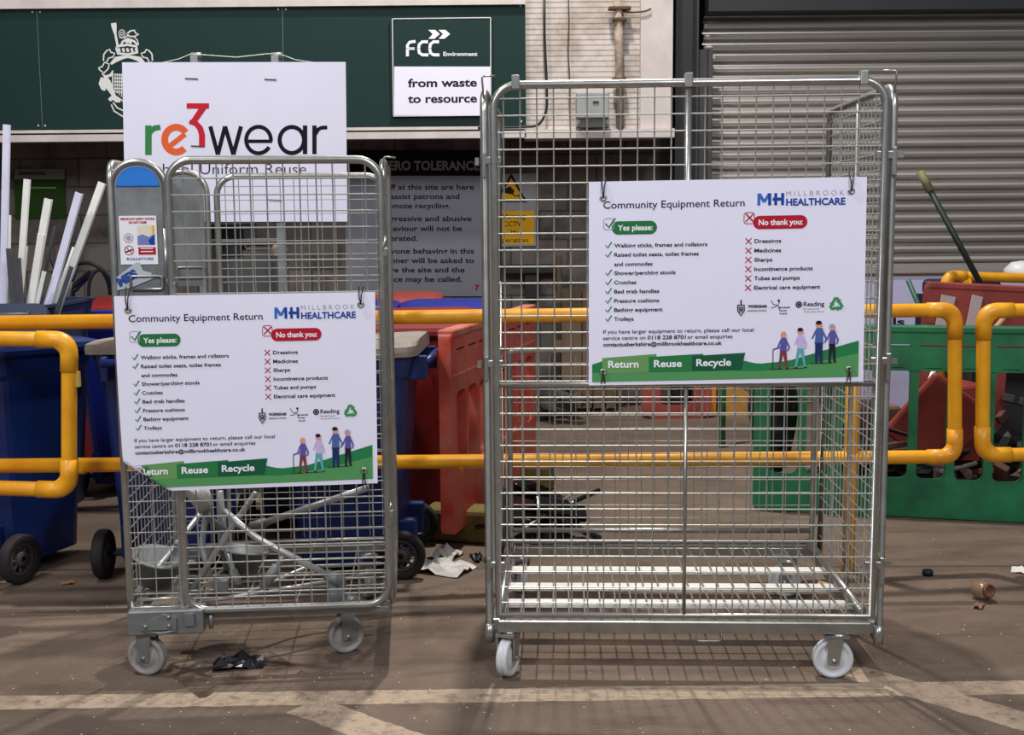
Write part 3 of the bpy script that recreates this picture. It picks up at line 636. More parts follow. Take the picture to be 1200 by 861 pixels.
    for k in range(3):
        a0 = rad(120*k)
        def rt(x, y): return (cx_+x*math.cos(a0)-y*math.sin(a0), cy_+1+x*math.sin(a0)+y*math.cos(a0))
        pr.poly([rt(-6.2, -1.2), rt(-2.6, -8.4), rt(2.2, -8.4), rt(4.0, -5.4), rt(5.6, -6.2), rt(4.2, -1.4), rt(-.4, -2.6), rt(1.2, -3.6), rt(-.2, -5.8), rt(-2.8, -.6)], rcy, 1, 'logo')
    T('If you have larger equipment to return, please call our local', 17, 178.5, 4.4, i_black, 177, .004)
    T('service centre on ', 17, 186, 4.4, i_black, 50, .004); T('0118 228 8701', 69.5, 186, 4.4, i_black, 45, .02); T('or email enquiries', 116.5, 186, 4.4, i_black, 53, .004)
    T('contactusberkshire@millbrookhealthcare.co.uk', 17, 193.6, 4.3, i_black, 140, .02)
    # hills and band
    def gridpoly(top, bot, m_, layer, n=20):
        x0, x1 = top[0][0], top[-1][0]
        def itp(l, x):
            for a, b_ in zip(l, l[1:]):
                if a[0] <= x <= b_[0]: return a[1]+(b_[1]-a[1])*(x-a[0])/((b_[0]-a[0]) or 1)
            return l[-1][1]
        xs = [x0+(x1-x0)*i/n for i in range(n+1)]
        pr.raw([(x, itp(top, x)) for x in xs]+[(x, (itp(bot, x)+itp(top, x))/2) for x in xs]+[(x, itp(bot, x)) for x in xs], [(r_*(n+1)+i, r_*(n+1)+i+1, (r_+1)*(n+1)+i+1, (r_+1)*(n+1)+i) for r_ in (0, 1) for i in range(n)], m_, layer, 'artwork')
    gridpoly([(4, 215), (20, 210), (170, 210), (200, 217), (235, 214), (270, 204), (317, 191)], [(4, 236), (317, 234)], i_mgreen, 0, 44)
    gridpoly([(4, 225), (170, 225), (200, 226), (250, 220), (317, 206)], [(4, 236), (317, 234)], i_lgreen, 1, 44)
    def block(pts, m_, l): 
        (x0, y0), (x1, y1), (x2, y2), (x3, y3) = pts
        for i in range(8):
            a, b_ = i/8, (i+1)/8
            pr.raw([(x0+(x1-x0)*a, y0+(y1-y0)*a), (x0+(x1-x0)*b_, y0+(y1-y0)*b_), (x3+(x2-x3)*b_, y3+(y2-y3)*b_), (x3+(x2-x3)*a, y3+(y2-y3)*a)], [(0, 1, 2, 3)], m_, l)
    block([(16, 207.5), (80, 203.5), (80, 224.5), (16, 226)], mat('ink_sage', (104, 150, 88), .7, spec=.15), 2)
    block([(71, 207), (135, 204), (135, 224.5), (71, 225)], mat('ink_emerald', (44, 118, 66), .7, spec=.15), 3)
    block([(122, 206.5), (184.5, 203.5), (180, 223), (122, 224)], i_dgreen, 4)
    T('Return', 23, 219, 8, i_white, 36, .025, layer=6); T('Reuse', 77, 219, 8, i_white, 33, .025, layer=6); T('Recycle', 127, 218.5, 8, i_white, 41, .025, layer=6)
    # four walking figures
    def fig(x, y0, y1, head, top, leg, spread, tw, cane=None, hair=None):
        h = y1-y0; pr.disc(x, y0+h*.09, h*.075, head, 4, 'figure', ry=h*.09)
        if hair: pr.disc(x-.6, y0+h*.045, h*.07, hair, 5, 'figure', ry=h*.05)
        pr.stroke([(x+.4, y0+h*.17), (x, y0+h*.55)], [tw*.75, tw], top, 4, 'figure')
        pr.stroke([(x+tw*.35, y0+h*.22), (x+tw*.85, y0+h*.42), (x+tw*.7, y0+h*.52)], 1.8, top, 4, 'figure'); pr.stroke([(x-tw*.35, y0+h*.22), (x-tw*.8, y0+h*.42)], 1.8, top, 4, 'figure')
        for s_ in (-1, 1): pr.stroke([(x+s_*tw*.18, y0+h*.52), (x+s_*spread, y1)], [tw*.5, tw*.3], leg, 5, 'figure'); pr.stroke([(x+s_*spread-1, y1), (x+s_*spread+2, y1)], 1.2, i_black, 6, 'figure')
        if cane: pr.stroke([(x+cane, y0+h*.48), (x+cane, y1)], .8, i_black, 6, 'figure'); pr.stroke([(x+cane, y0+h*.48), (x-tw*.4, y0+h*.42)], 1.6, top, 5, 'figure')
    pr.stroke([(212, 224), (253, 223), (256, 219)], .7, i_black, 5, 'figure'); pr.stroke([(260, 217.5), (287, 217)], .7, i_black, 5, 'figure')
    fig(229, 179, 223, i_skin, i_purple, i_brown, 4.5, 8, cane=-12)
    fig(249, 175, 222, i_skin, i_lilac, i_teal, 5.5, 8, hair=i_black)
    fig(270.5, 167, 217, i_skin, mat('ink_scrub', (78, 98, 158), .7, spec=.15), i_navy, 2.8, 10, hair=i_black)
    fig(286, 171, 216, i_skin, i_purple, i_black, 3, 8, hair=i_grey)
    pr.build(root); return po
def eyelet(root, p, tie, name='cable_tie'):
    x, y, z = p
    MB().lathe([(.004, 0), (.0045, .003), (.009, .003), (.0105, 0)], n=16, M=Matrix.Translation((x, y-.001, z)) @ Matrix.Rotation(PI/2, 4, 'X')).build('eyelet', zinc, root)
    m = MB()
    for dx in (-.004, .003): m.tube([(x, y-.004, z), (x+dx*1.0, y-.006, z+tie*.5), (x+dx*2+.002, y+.01, z+tie)], .0018, n=5)
    m.build(name, black, root)
# right sign: bilinear over its own tilted rectangle
YR = 3.585
def quadmap(cor, Wd=323., Hd=240., org=None, bend=None):
    a, b_, c, d = cor   # TL TR BR BL
    nrm = (b_-a).cross(d-a).normalized()
    if nrm.y > 0: nrm = -nrm
    def f_(x, y, l):
        u, v = x/Wd, y/Hd; p = (a*(1-u)+b_*u)*(1-v)+(d*(1-u)+c*u)*v
        p = p + nrm*l
        if bend: p = bend(x, y, p, nrm, l)
        return tuple(p - org)
    return f_
cor = [P(690, 213, 3.615), P(1016, 207, 3.58), P(1011.5, 447, 3.565), P(690, 451.5, 3.60)]
org = Vector((P(850, 450, 3.6).x, 3.6, cor[3].z))
SR = thing('sign', 'white community equipment return sign flat on the tall wide roll cage', 'sign', org, 0, 'equipment return signs')
fR = quadmap(cor, org=org); care_sign(SR, fR)
for (u, v, t_) in ((17, 19, .06), (305, 16, .055), (17, 224, -.045), (306, 225, -.045)): eyelet(SR, fR(u, v, .004), t_)
# left sign with folded corner
cor = [P(133.5, 347, 3.61), P(439.5, 342, 3.67), P(442.5, 566, 3.65), P(141, 577, 3.59)]
org = Vector((P(290, 560, 3.63).x, 3.63, cor[3].z))
la, lb = Vector((0., 199.)), Vector((66., 240.)); ld = (lb-la).normalized(); ln = Vector((-ld.y, ld.x))
if (Vector((0, 240))-la).dot(ln) < 0: ln = -ln
baseL = quadmap(cor, org=Vector((0, 0, 0)))
def fL(x, y, l):
    # gentle bow at the left edge and the corner bent back behind the cage tube
    q = Vector((x, y)); d = (q-la).dot(ln)
    bow = .0
    if d > 0:
        ang = min(d/16, 1)*rad(105); q2 = q - ln*d + ln*(d*math.cos(ang)); p = Vector(baseL(q2.x, q2.y, 0)); p.y += d*.0026*math.sin(ang)
        p.y -= l*math.cos(ang); p.x -= l*.5*math.sin(ang); p.z -= l*.5*math.sin(ang)
    else: p = Vector(baseL(x, y, l))
    if x < 70: p.x += .016*((y/240)**2)*(1-x/70)
    return tuple(p-org)
SL = thing('sign', 'white community equipment return sign with a bent lower corner on the narrower roll cage', 'sign', org, 0, 'equipment return signs')
care_sign(SL, fL, nx=60, ny=44)
for (u, v, t_) in ((17, 17, .07), (305, 15, .055), (306, 223, -.06)): eyelet(SL, fL(u, v, .004), t_)
MB().tube([fL(28, 226, .004), tuple(Vector(fL(24, 212, .006))), tuple(Vector(fL(34, 232, .02)))], .003, n=6).build('cable_tie', black, SL)

# ================================================================== YELLOW GUARD RAILS
def railY(px): return 4.42+(px-0)/1128*.37
def guard(name, label, pts, posts, r=.0275, closed=False, extra=None):
    base = Vector((pts[0][0], pts[0][1], 0)); t = thing(name, label, 'guard rail', base, 0, 'yellow tubular guard rails')
    rel = [Vector(p)-base for p in pts]
    MB().tube(arcpath(rel, .085, 7), r, n=16).build('rail', yellow, t)
    for i in range(1, len(rel)-1):
        p = rel[i]; a = (rel[i-1]-p).normalized(); b_ = (rel[i+1]-p).normalized()
        MB().tube(arcpath([p+a*.115, p, p+b_*.115], .08, 8), r+.004, n=16).build('elbow', yellow, t)
    for (p0, p1) in posts: MB().tube([Vector(p0)-base, Vector(p1)-base], r, n=16).build('post', yellow, t)
    if extra: extra(t, base)
    return t
a = P(-130, 380, railY(-130)); a2 = P(-130, 547, railY(-130)); c1 = P(1119, 363, railY(1119)); c2 = P(1119, 535, railY(1119))
pg = G(1001, 672); pg2 = P(1001, 368, pg.y)
def ex(t, base):
    z1 = P(600, 545, 4.6)
    for px in (97, 540):
        q = P(px, 546.5 - px/1200*8, railY(px)) - base; MB().tube([q+Vector((-.012, 0, 0)), q+Vector((.012, 0, 0))], .031, n=16).build('joint_collar', yellow, t)
    q = P(89, 445, railY(89)) - base
guard('guard_rail', 'long yellow tubular guard rail running behind both roll cages', [a, c1, c2, a2], [(P(1001, 368, railY(1001)), Vector((P(1001, 368, railY(1001)).x, railY(1001), 0))), (P(-125, 380, railY(-125)), Vector((P(-125, 380, railY(-125)).x, railY(-125), 0)))], extra=ex)
YL = 4.28
def ex2(t, base):
    q = P(91, 444, YL) - base; MB().box(q, (.016, .02, .055)).build('hinge_tab', mat('hinge', (196, 160, 80), .5), t)
guard('guard_rail', 'yellow tubular gate loop nearest the leftmost blue bins', [P(-140, 395, YL), P(81, 398, YL), P(81, 574, YL), P(-140, 568, YL)], [(P(-135, 395, YL), Vector((P(-135, 395, YL).x, YL, 0)))], r=.0275, extra=ex2)
guard('guard_rail', 'yellow tubular guard rail at the right edge before the green barrier', [P(1330, 362, 4.75), P(1153, 364, 4.75), P(1151, 533, 4.75), P(1330, 531, 4.75)], [(P(1325, 362, 4.75), Vector((P(1325, 362, 4.75).x, 4.75, 0)))])
YB = 7.0
x1_, x2_ = P(1109, 330, YB).x, P(1133, 330, YB).x
guard('guard_rail', 'distant yellow tubular rail with two short posts above the green barrier', [Vector((x1_, YB, .02)), P(1109, 323, YB), P(1330, 330, YB)], [(P(1133, 324, YB), Vector((x2_, YB, 0))), (P(1325, 330, YB), Vector((P(1325, 330, YB).x, YB, 0)))], r=.029)

# ================================================================== WHEELED BINS
def wbin(label, x, y, rz, body, lid, lidopen=False, lidm=None, sc=1.0, h=1.0, lidtilt=3, group='wheeled bins'):
    t = thing('wheeled_bin', label, 'bin', (x, y, 0), rz, group); t.scale = (sc, sc, sc)
    def ring(w_, d0, d1, z, r=.05):
        return [(a, b_, z) for a, b_ in rrect(-w_/2, d0, w_/2, d1, r, 3)]
    hb = h-.06
    rings = [ring(.40, -.22, .20, .05), ring(.42, -.235, .21, .3), ring(.455, -.265, .235, .62), ring(.48, -.285, .25, hb-.12), ring(.50, -.30, .265, hb-.10), ring(.52, -.31, .285, hb-.02), ring(.54, -.325, .30, hb-.015), ring(.54, -.325, .30, hb)]
    m = MB().loft(rings, cap=not lidopen)
    if lidopen:
        ri = [ring(.50, -.29, .27, hb), ring(.40, -.23, .19, .35)]; n_ = len(ri[0]); k = len(m.v)
        m.loft(ri, cap=False); m.add(ring(.54, -.325, .30, hb)+ring(.50, -.29, .27, hb), [(i, (i+1) % n_, n_+(i+1) % n_, n_+i) for i in range(n_)]); m.add(ri[1], [tuple(range(n_))])
    for xx in (-.12, .0, .12): m.box((xx, -.30, hb-.16), (.012, .03, .09))
    for s_ in (-1, 1): m.box((s_*.19, .285, hb-.07), (.03, .10, .10), bev=.008)
    for s_ in (-1, 1): m.box((s_*.15, .225, .16), (.05, .10, .14), bev=.01)
    m.build('body', body, t)
    MB().tube([(-.2, .335, hb-.045), (.2, .335, hb-.045)], .016).build('handle', body, t)
    ml = MB(); T = Matrix.Translation((0, .30, hb+.005)) @ Matrix.Rotation(rad(lidtilt if not lidopen else -255), 4, 'X')
    lr = [[(a, b_, z) for a, b_ in rrect(-w_/2, -d_, w_/2, 0.0, r_, 4)] for (w_, d_, z, r_) in ((.565, .645, -.02, .05), (.575, .65, .0, .06), (.565, .645, .02, .06), (.50, .60, .035, .07), (.44, .56, .04, .07))]
    ml.loft(lr, M=T).box((0, -.652, -.004), (.16, .03, .02), M=T)
    ml.build('lid', lid, t)
    MB().tube([(-.27, .22, .10), (.27, .22, .10)], .011).build('axle', steel_dark, t)
    for s_ in (-1, 1):
        Tm = Matrix.Translation((s_*.262, .22, .10)) @ Matrix.Rotation(PI/2, 4, 'Y')
        wo = MB().lathe([(.068, -.018), (.094, -.024), (.1, -.016), (.1, .016), (.094, .024), (.068, .018), (.068, -.018)], n=28, M=Tm).build('wheel', rubber, t)
        hm = MB().lathe([(.012, -.02), (.03, -.016), (.030, .016), (.012, .02)], n=20, M=Tm).lathe([(.056, -.014), (.07, -.014), (.07, .014), (.056, .014), (.056, -.014)], n=28, M=Tm)
        for k in range(8):
            a_ = PI*k/4; hm.tube([Tm @ Vector((.025*math.cos(a_), .025*math.sin(a_), 0)), Tm @ Vector((.06*math.cos(a_), .06*math.sin(a_), 0))], .007, n=5)
        hm.build('hub', hubgrey, wo)
    return t
wbin('blue wheeled bin at the far left edge, its wheel beside the floor', -2.16, 4.98, rad(160), blue, blue)
wbin('blue wheeled bin with a dusty lid directly left of the narrower roll cage', -1.42, 4.98, rad(182), blue, beige)
wbin('dark blue wheeled bin standing directly behind the narrower roll cage', -.98, 5.66, rad(181), blue, blue, group='wheeled bins')
wbin('blue wheeled bin with a beige lid between the two roll cages', -.66, 4.96, rad(-92), blue, beige, sc=.98)
wbin('red wheeled bin behind the beige lidded blue bin', -.42, 6.0, rad(1), redp, redp)
wbin('blue wheeled bin whose flat lid shows right of the zero tolerance notice base', -.34, 6.72, rad(6), blue2, blue2, lidtilt=2)
wbin('blue wheeled bin behind the red one, left neighbour of the flat lidded one', -.93, 6.75, rad(0), blue2, blue2, lidtilt=1)
wbin('red wheeled bin against the wall beneath the zero tolerance notice', -.72, 7.5, rad(0), redp2, redp2, lidtilt=1)
wbin('red wheeled bin seen through the narrower cage just above its sign', -1.30, 7.5, rad(4), redp2, redp2, lidtilt=1)
wbin('open slate blue wheeled bin holding the bundle of white profiles', -2.38, 5.76, rad(178), slate, slate, lidopen=True, h=1.13)
wbin('bright blue wheeled bin between the slate bin and the narrower cage', -2.06, 6.5, rad(180), blue2, blue2)
wbin('red wheeled bin far back behind the bright blue bin', -2.42, 7.2, rad(0), redp, redp, lidtilt=1)

# bundle of profiles standing in the slate bin
def profile(label, x0, y0, x1, y1, wpx, m_, Y0, Y1, kind='c'):
    Y0 += .17; Y1 += .17; a = P(x0, y0, Y0); b_ = P(x1, y1, Y1); d = (b_-a).normalized(); b_ = a + d*((.42-a.z)/d.z) if d.z else b_
    wd = wpx*.9/F*Y0; s_ = Vector((1, 0, 0)); s_ = (s_-d*s_.dot(d)).normalized(); u = d.cross(s_)
    sec = [(-wd/2, -wd*.35), (wd/2, -wd*.35), (wd/2, wd*.35), (wd*.36, wd*.35), (wd*.36, -wd*.2), (-wd*.36, -wd*.2), (-wd*.36, wd*.35), (-wd/2, wd*.35)]
    if u.y < 0: u = -u
    m = MB().loft([[a+s_*p+u*q for p, q in sec], [b_+s_*p+u*q for p, q in sec]])
    return tag(center(m.build('metal_profile', m_)), label, 'profile', 'profiles standing in the slate bin')
for row in (('tallest white channel profile standing upright at the left of the bundle', 8, 146, 3, 400, 8, lilacbar, 5.45, 5.48),
    ('white slotted profile leaning slightly, second from the left', 32, 210, 19, 400, 7.5, whitebar, 5.45, 5.45),
    ('broad white profile with rounded end, third tall one from the left', 57, 233, 28, 400, 9, whitebar, 5.42, 5.42),
    ('short pale profile tucked in front of the broad white one', 49, 274, 30, 400, 8.5, whitebar, 5.36, 5.38),
    ('thin grey rod like profile between the white and lilac ones', 65, 264, 36, 400, 4, greybar, 5.5, 5.45),
    ('long lilac white profile with a notched end leaning right', 93, 226, 45, 400, 9, lilacbar, 5.40, 5.40),
    ('rightmost long cream profile leaning furthest to the right', 120, 214, 56, 392, 9, whitebar, 5.48, 5.42),
    ('thin white profile behind the leftmost one', 11, 252, 9, 400, 4, whitebar, 5.55, 5.5),
    ('dark grey profile standing low at the left of the bundle', 12, 291, 20, 400, 9, greybar, 5.33, 5.36),
    ('dark blue grey profile low beside the slotted one', 20, 302, 27, 400, 8, greybar, 5.31, 5.35),
    ('short grey profile under the rightmost cream one', 78, 276, 52, 392, 7, whitebar, 5.5, 5.46),
    ('narrow pale profile with a broken end beside the lilac one', 52, 318, 34, 400, 5, whitebar, 5.33, 5.38),
    ('slim lilac profile low between the broad white and the lilac ones', 72, 300, 40, 400, 6, lilacbar, 5.5, 5.5),
    ('worn pale profile just right of the lilac one, half its height', 88, 290, 50, 396, 6, whitebar, 5.52, 5.47),
    ('thin dark profile low beside the rightmost cream one', 84, 312, 56, 396, 5, greybar, 5.33, 5.38),
    ('short white offcut low in the middle of the bundle', 29, 288, 18, 400, 7, whitebar, 5.55, 5.5)): profile(*row)
# black hose loops and scrap behind
m = MB().tube([P(70+(100-70)*0+30+30*math.cos(a_), 345-38*math.sin(a_), 6.3+.05*math.cos(a_*3)) for a_ in [PI*k/16*1.0 for k in range(17)]]+[P(68, 385, 6.3)], .014, n=8)
tag(center(m.build('hose', rubber)), 'black hose arching behind the bins left of the blue topped panel', 'hose')
m = MB().tube([P(118+14*math.cos(a_), 338-22*math.sin(a_), 6.45) for a_ in [PI*k/12 for k in range(13)]]+[P(104, 366, 6.45)], .009, n=8)
tag(center(m.build('hose', rubber)), 'smaller dark hose loop beside the big black arch', 'hose')
m = MB()
for k in range(9):
    p = P(78+random.uniform(-3, 12), 340, 6.5); q = p+Vector((random.uniform(-.1, .18), random.uniform(-.05, .05), random.uniform(.08, .2))); m.tube([p, q], .016, n=5, rs=[.02, .008])
m.tube([P(80, 380, 6.5), P(82, 330, 6.5)], .03, n=8)
tag(center(m.build('scrap_bundle', black)), 'dark ragged bundle sticking up from the far red bin', 'scrap')

# ================================================================== RE3WEAR BOARD on posts
YR3 = 6.0
BS = thing('display_board', 'large white board with colourful re3wear lettering behind the narrower roll cage', 'display board', (P(275, 400, YR3).x, YR3, 0))
bo = Vector(BS.location)
def b3(x, y, l): q = P(x, y, YR3); return (q.x-bo.x, -l, q.z)
pts = [b3(*c, 0) for c in ((143, 73), (405, 72.5), (407, 259.5), (147, 260))]
MB().add(pts+[(p[0], .006, p[2]) for p in pts], [(0,1,2,3), (7,6,5,4), (0,4,5,1), (1,5,6,2), (2,6,7,3), (3,7,4,0)]).build('panel', white_sign, BS)
pr = Print(b3); gG = mat('ink_rgreen', (58, 132, 70), .7, spec=.15); gO = mat('ink_rorange', (232, 100, 52), .7, spec=.15); gR = mat('ink_rred', (200, 36, 52), .7, spec=.15); K = mat('ink_wblack', (22, 20, 30), .7, spec=.15)
pr.stroke([(174, 147), (174, 181.5)], 7.6, gG, 1, 'lettering'); pr.stroke([(174, 160), (177, 153.5), (181.5, 150), (188, 149)], [4, 6, 6.5, 6], gG, 1.5, 'lettering')
def eletter(cx, cy, r, wd, m_, bar=True, rot=-20):
    pts_ = [(cx+r*math.cos(rad(a_)), cy+r*math.sin(rad(a_))) for a_ in range(rot-0, rot-320, -10)]; pr.stroke(pts_, wd, m_, 1, 'lettering')
    return pts_
pts_ = [(206.5+13.5*math.cos(rad(a_)), 163.5+14.5*math.sin(rad(a_))) for a_ in range(-35, -325, -10)]; pr.stroke(pts_, 8, gO, 1, 'lettering'); pr.stroke([(198, 172), (217, 157)], 6, gO, 1, 'lettering')
pr.rect(218.8, 121, 245, 127.2, gR, 2, 'lettering'); pr.poly([(245, 121), (245, 123), (230, 144), (221.5, 144.5), (237, 121)], gR, 2.5, 'lettering')
pr.stroke([(222, 142.5), (229.5, 144.5), (234.5, 150), (236.8, 158), (236.8, 172.5)], [5, 6.5, 7, 7, 7], gR, 3, 'lettering')
for k_, (p_, q_) in enumerate((((246.5, 148), (255.3, 181)), ((263.8, 148), (255.3, 181)), ((263.8, 148), (273.5, 181)), ((282.5, 148), (273.5, 181)))): pr.stroke([p_, q_], 4.8, K, 1+k_*.4, 'lettering')
pts_ = [(303+14.5*math.cos(rad(a_)), 164+15.5*math.sin(rad(a_))) for a_ in range(5, -330, -9)]; pr.stroke(pts_, 4.6, K, 1, 'lettering'); pr.stroke([(290, 165.5), (319, 165.5)], 4, K, 1, 'lettering')
pr.ring(342, 164, 14.3, 4.8, K, 1, 'lettering', ry=15.3); pr.stroke([(357.5, 147), (357.5, 180.5)], 5.2, K, 1, 'lettering')
pr.stroke([(368.5, 180.5), (368.5, 147)], 5, K, 1, 'lettering'); pr.stroke([(369, 158), (373, 151.5), (377, 149.5), (383.5, 149.3)], 4.4, K, 1.5, 'lettering')
pr.text('School Uniform Reuse', 172, 204, 12.5, mat('ink_soft', (60, 58, 70), .7, spec=.15), 187, -.008)
pr.build(BS)
for (x0, x1, yy) in ((217, 232, 92), (310, 324, 93), (224, 238, 171), (314, 330, 234)):
    MB().tube([b3(x0, yy, .004), b3(x1, yy+.6, .004)], .003, n=5).build('staple', steel_dark, BS)
for x0 in (226, 321):
    a = Vector(b3(x0, 64, 0)); MB().box((a.x, .045, (a.z+.0)/2), (.035, .06, a.z)).tube([(a.x-.02, .045, a.z), (a.x+.03, .045, a.z)], .018, n=8).build('post', plate, BS)
MB().tube([b3(186, 73, -.03), b3(208, 68, -.03), b3(222, 62, -.03), b3(234, 63, -.03), b3(275, 66, -.03), b3(312, 62, -.03), b3(326, 62, -.03), b3(345, 69, -.03), b3(372, 73, -.03)], .003, n=5).build('top_wire', zinc, BS)

# machine stack behind the narrower cage, seen through its mesh
YM = 6.25
def pbox(mb, x0, y0, x1, y1, Y, d, m_=None, bev=.0):
    a, b_ = P(x0, y1, Y), P(x1, y0, Y); mb.box(((a.x+b_.x)/2, Y+d/2, (a.z+b_.z)/2), (b_.x-a.x, d, b_.z-a.z), m_, bev=bev)
ap = thing('appliance', 'old black and beige machine behind the narrower cage under the white board', 'machine', (P(280, 340, YM).x, YM, 0)); apo = Vector(ap.location)
def sub(mb): 
    mb.v = [tuple(Vector(v)-apo) for v in mb.v]; return mb
m = MB(); pbox(m, 245, 292, 320, 372, YM, .45, bev=.02); a = P(282, 372, YM); m.box((a.x, YM+.22, a.z/2), (.34, .4, a.z)); sub(m).build('cabinet', mat('machine_grey', (90, 88, 84), .5, 0, .2, 6), ap)
m = MB(); pbox(m, 247, 262, 285, 288, YM+.04, .35, bev=.01); sub(m).build('screen', blackgloss, ap)
m = MB(); pbox(m, 243, 280, 318, 285, YM-.04, .3, bev=.005); sub(m).build('tray', greyplastic, ap)
m = MB(); pbox(m, 287, 286, 322, 305, YM+.02, .3, bev=.02); sub(m).build('cover', mat('machine_beige', (170, 156, 138), .6, 0, .2, 6), ap)
m = MB(); pbox(m, 245, 288, 284, 302, YM-.005, .05); sub(m).build('front_panel', black, ap)

# ================================================================== PLASTIC BARRIERS
def barrier(label, loc, rz, m_, Wd=2.0, H=.95, n=9, tilt=0, feet=True, group='plastic barriers', z0=.0, slot=(.30, .74), thick=.045, ry=0, foot_m=None, slits=True, fh=.09, cap=None):
    t = thing('plastic_barrier', label, 'barrier', loc, rz, group); t.rotation_euler = (tilt, ry, rz)
    zb = z0+.09; out = rrect(0, zb, Wd, z0+H, .03, 4); holes = []
    pitch_ = (Wd-.12)/n
    for i in range(n):
        x0 = .06+i*pitch_+pitch_*.12; x1 = .06+(i+1)*pitch_-pitch_*.12; holes.append(list(reversed(rrect(x0, zb+slot[0]*(H-.09)-.0, x1, zb+slot[1]*(H-.09), .035, 4))))
        if slits: holes.append(list(reversed(rrect(x0+.0, zb+.90*(H-.09), x1, zb+.91*(H-.09), .003, 1))))
    vs, fs = fill2d([out]+holes, thick/2)
    MB().add([(v[0], v[2], v[1]) for v in vs], fs)\
        .box((Wd/2, 0, zb+.78*(H-.09)), (Wd-.04, thick+.01, .012)).build('panel', m_, t)
    MB().box((Wd/2, 0, z0+H-.01), (Wd-.02, thick+.016, .035), bev=.008).build('top_rail', cap or m_, t)
    if feet:
        for xx in (.28, Wd-.28): MB().box((xx, 0, fh/2+.003), (.16, .36, fh), bev=.02).build('foot', foot_m or rubber, t)
    return t
# green barrier: left end seen through the wide cage
ga = G(876, 612); gb = G(1200, 618); ang = math.atan2(gb.y-ga.y, gb.x-ga.x)
barrier('long green slotted plastic barrier on the right behind the yellow rails', (1.19, 5.81, 0), rad(-14), greenb, 2.0, 1.005, 11, z0=-.085, slot=(.20, .79), feet=False)
barrier('second green barrier seen end on through the right of the wide cage', (P(958, 500, 5.6).x+.16, 6.0, 0), rad(66), greenb, .8, .93, 4, feet=True)
# red barriers, edge towards us
barrier('scuffed red plastic barrier between the beige lidded bin and the wide cage', (-.285, 5.02, 0), rad(76), redb, 1.6, .97, 8, slot=(.30, .70), thick=.055, fh=.15, cap=mat('dusty_pink', (176, 120, 104), .8, 0, .4, 9, col2=(180, 74, 56)), foot_m=mat('foot_yellow', (120, 104, 52), .8, 0, .4, 9))
barrier('faded red plastic barrier leaning on the rubbish behind the green barrier', (P(1070, 380, 6.35).x, 6.35, .0), rad(-3), redp2, 1.9, 1.03, 5, ry=rad(3), feet=False, z0=.06, slot=(.15, .62), slits=False)
m = MB()
q = P(1108, 372, 6.3)
for (xa_, xb_) in ((1098, 1120), (1134, 1152)):
    a, b_, c, d = P(xa_+6, 345, 6.295), P(xb_, 348, 6.295), P(xb_-8, 384, 6.295), P(xa_-2, 384, 6.295)
    m.add([a, b_, c, d]+[p+Vector((0, .01, 0)) for p in (a, b_, c, d)], [(0,1,2,3), (7,6,5,4), (0,4,5,1), (1,5,6,2), (2,6,7,3), (3,7,4,0)])
tag(center(m.build('reflective_strips', mat('reflective_strip', (190, 170, 166), .5))), 'pale reflective strips on the faded red barrier', 'strip')
# red piece far back in the middle
m = MB(); vs, fs = fill2d([[(v[0], v[1]) for v in rrect(0, 0, .50, .34, .1, 5)], list(reversed(rrect(.13, .09, .37, .42-.05, .05, 4)))], .06)
m.add([(v[0], v[2], v[1]) for v in vs], fs); o = m.build('barrier_foot', redp2); q = P(752, 488, 8.6); o.location = (q.x, 8.6, 0.0); tag(o, 'faded red plastic barrier end standing against the back wall', 'barrier')
# ================================================================== junk by the wall
def jbox(name, label, cat, x0, y0, x1, y1, Y, d, m_, bev=.01):
    m = MB(); pbox(m, x0, y0, x1, y1, Y, d, bev=bev); return tag(center(m.build(name, m_)), label, cat)
m = MB(); a = P(826, 470, 8.7); m.box((a.x, 8.75, .16), (.16, .2, .32), bev=.02); tag(center(m.build('plastic_block', yellow)), 'yellow plastic block by the back wall, seen through the wide cage', 'block')
m = MB(); a = P(851, 470, 8.7); m.prism([(a.x-.06, 0), (a.x+.17, 0), (a.x+.17, .16), (a.x+.08, .2), (a.x+.03, .36), (a.x-.05, .3)], 8.6, 8.8); tag(center(m.build('sack', mat('mustard_sack', (176, 126, 50), .8, 0, .3, 8))), 'mustard coloured sack by the back wall, right of the yellow block', 'sack')
m = MB(); a = P(655, 300, 9.1); b_ = P(657, 462, 9.1); m.tube([a, Vector((b_.x, 9.1, 0))], .022, n=10); tag(center(m.build('pipe', mat('old_brown_pipe', (110, 92, 74), .8, 0, .4, 8))), 'thin brown upright pipe on the wall right of the CCTV sign', 'pipe')
m = MB(); pbox(m, 588, 310, 655, 321, 9.1, .12, bev=.01); pbox(m, 615, 321, 632, 350, 9.13, .08, bev=.01); tag(center(m.build('wall_bracket', mat('bracket_dark', (44, 42, 42), .7))), 'dark metal bracket on the wall below the CCTV sign', 'bracket')
m = MB()
for k, px in enumerate((664, 676, 688, 701, 716)):
    a = P(px, 470, 8.9); m.box((a.x, 8.9, .48), (.07, .03, .9))
for zz in (.12, .5, .86): a = P(690, 470, 8.93); m.box((a.x, 8.94, zz), (.5, .03, .08))
tag(center(m.build('wooden_pallet', mat('old_wood', (112, 92, 72), .9, 0, .4, 8, stretch=(1, 1, .2)))), 'weathered upright pallet against the wall seen through the wide cage', 'pallet')
m = MB(); a = P(622, 480, 8.4)
for k in range(12): p = Vector((a.x+random.uniform(-.25, .35), 8.4+random.uniform(-.2, .3), .05+random.uniform(0, .2))); m.box((0, 0, 0), (random.uniform(.1, .3), random.uniform(.05, .2), random.uniform(.02, .08)), M=Matrix.Translation(p) @ Matrix.Rotation(random.uniform(-.5, .5), 4, 'Y') @ Matrix.Rotation(random.uniform(0, 3), 4, 'Z'), bev=.006)
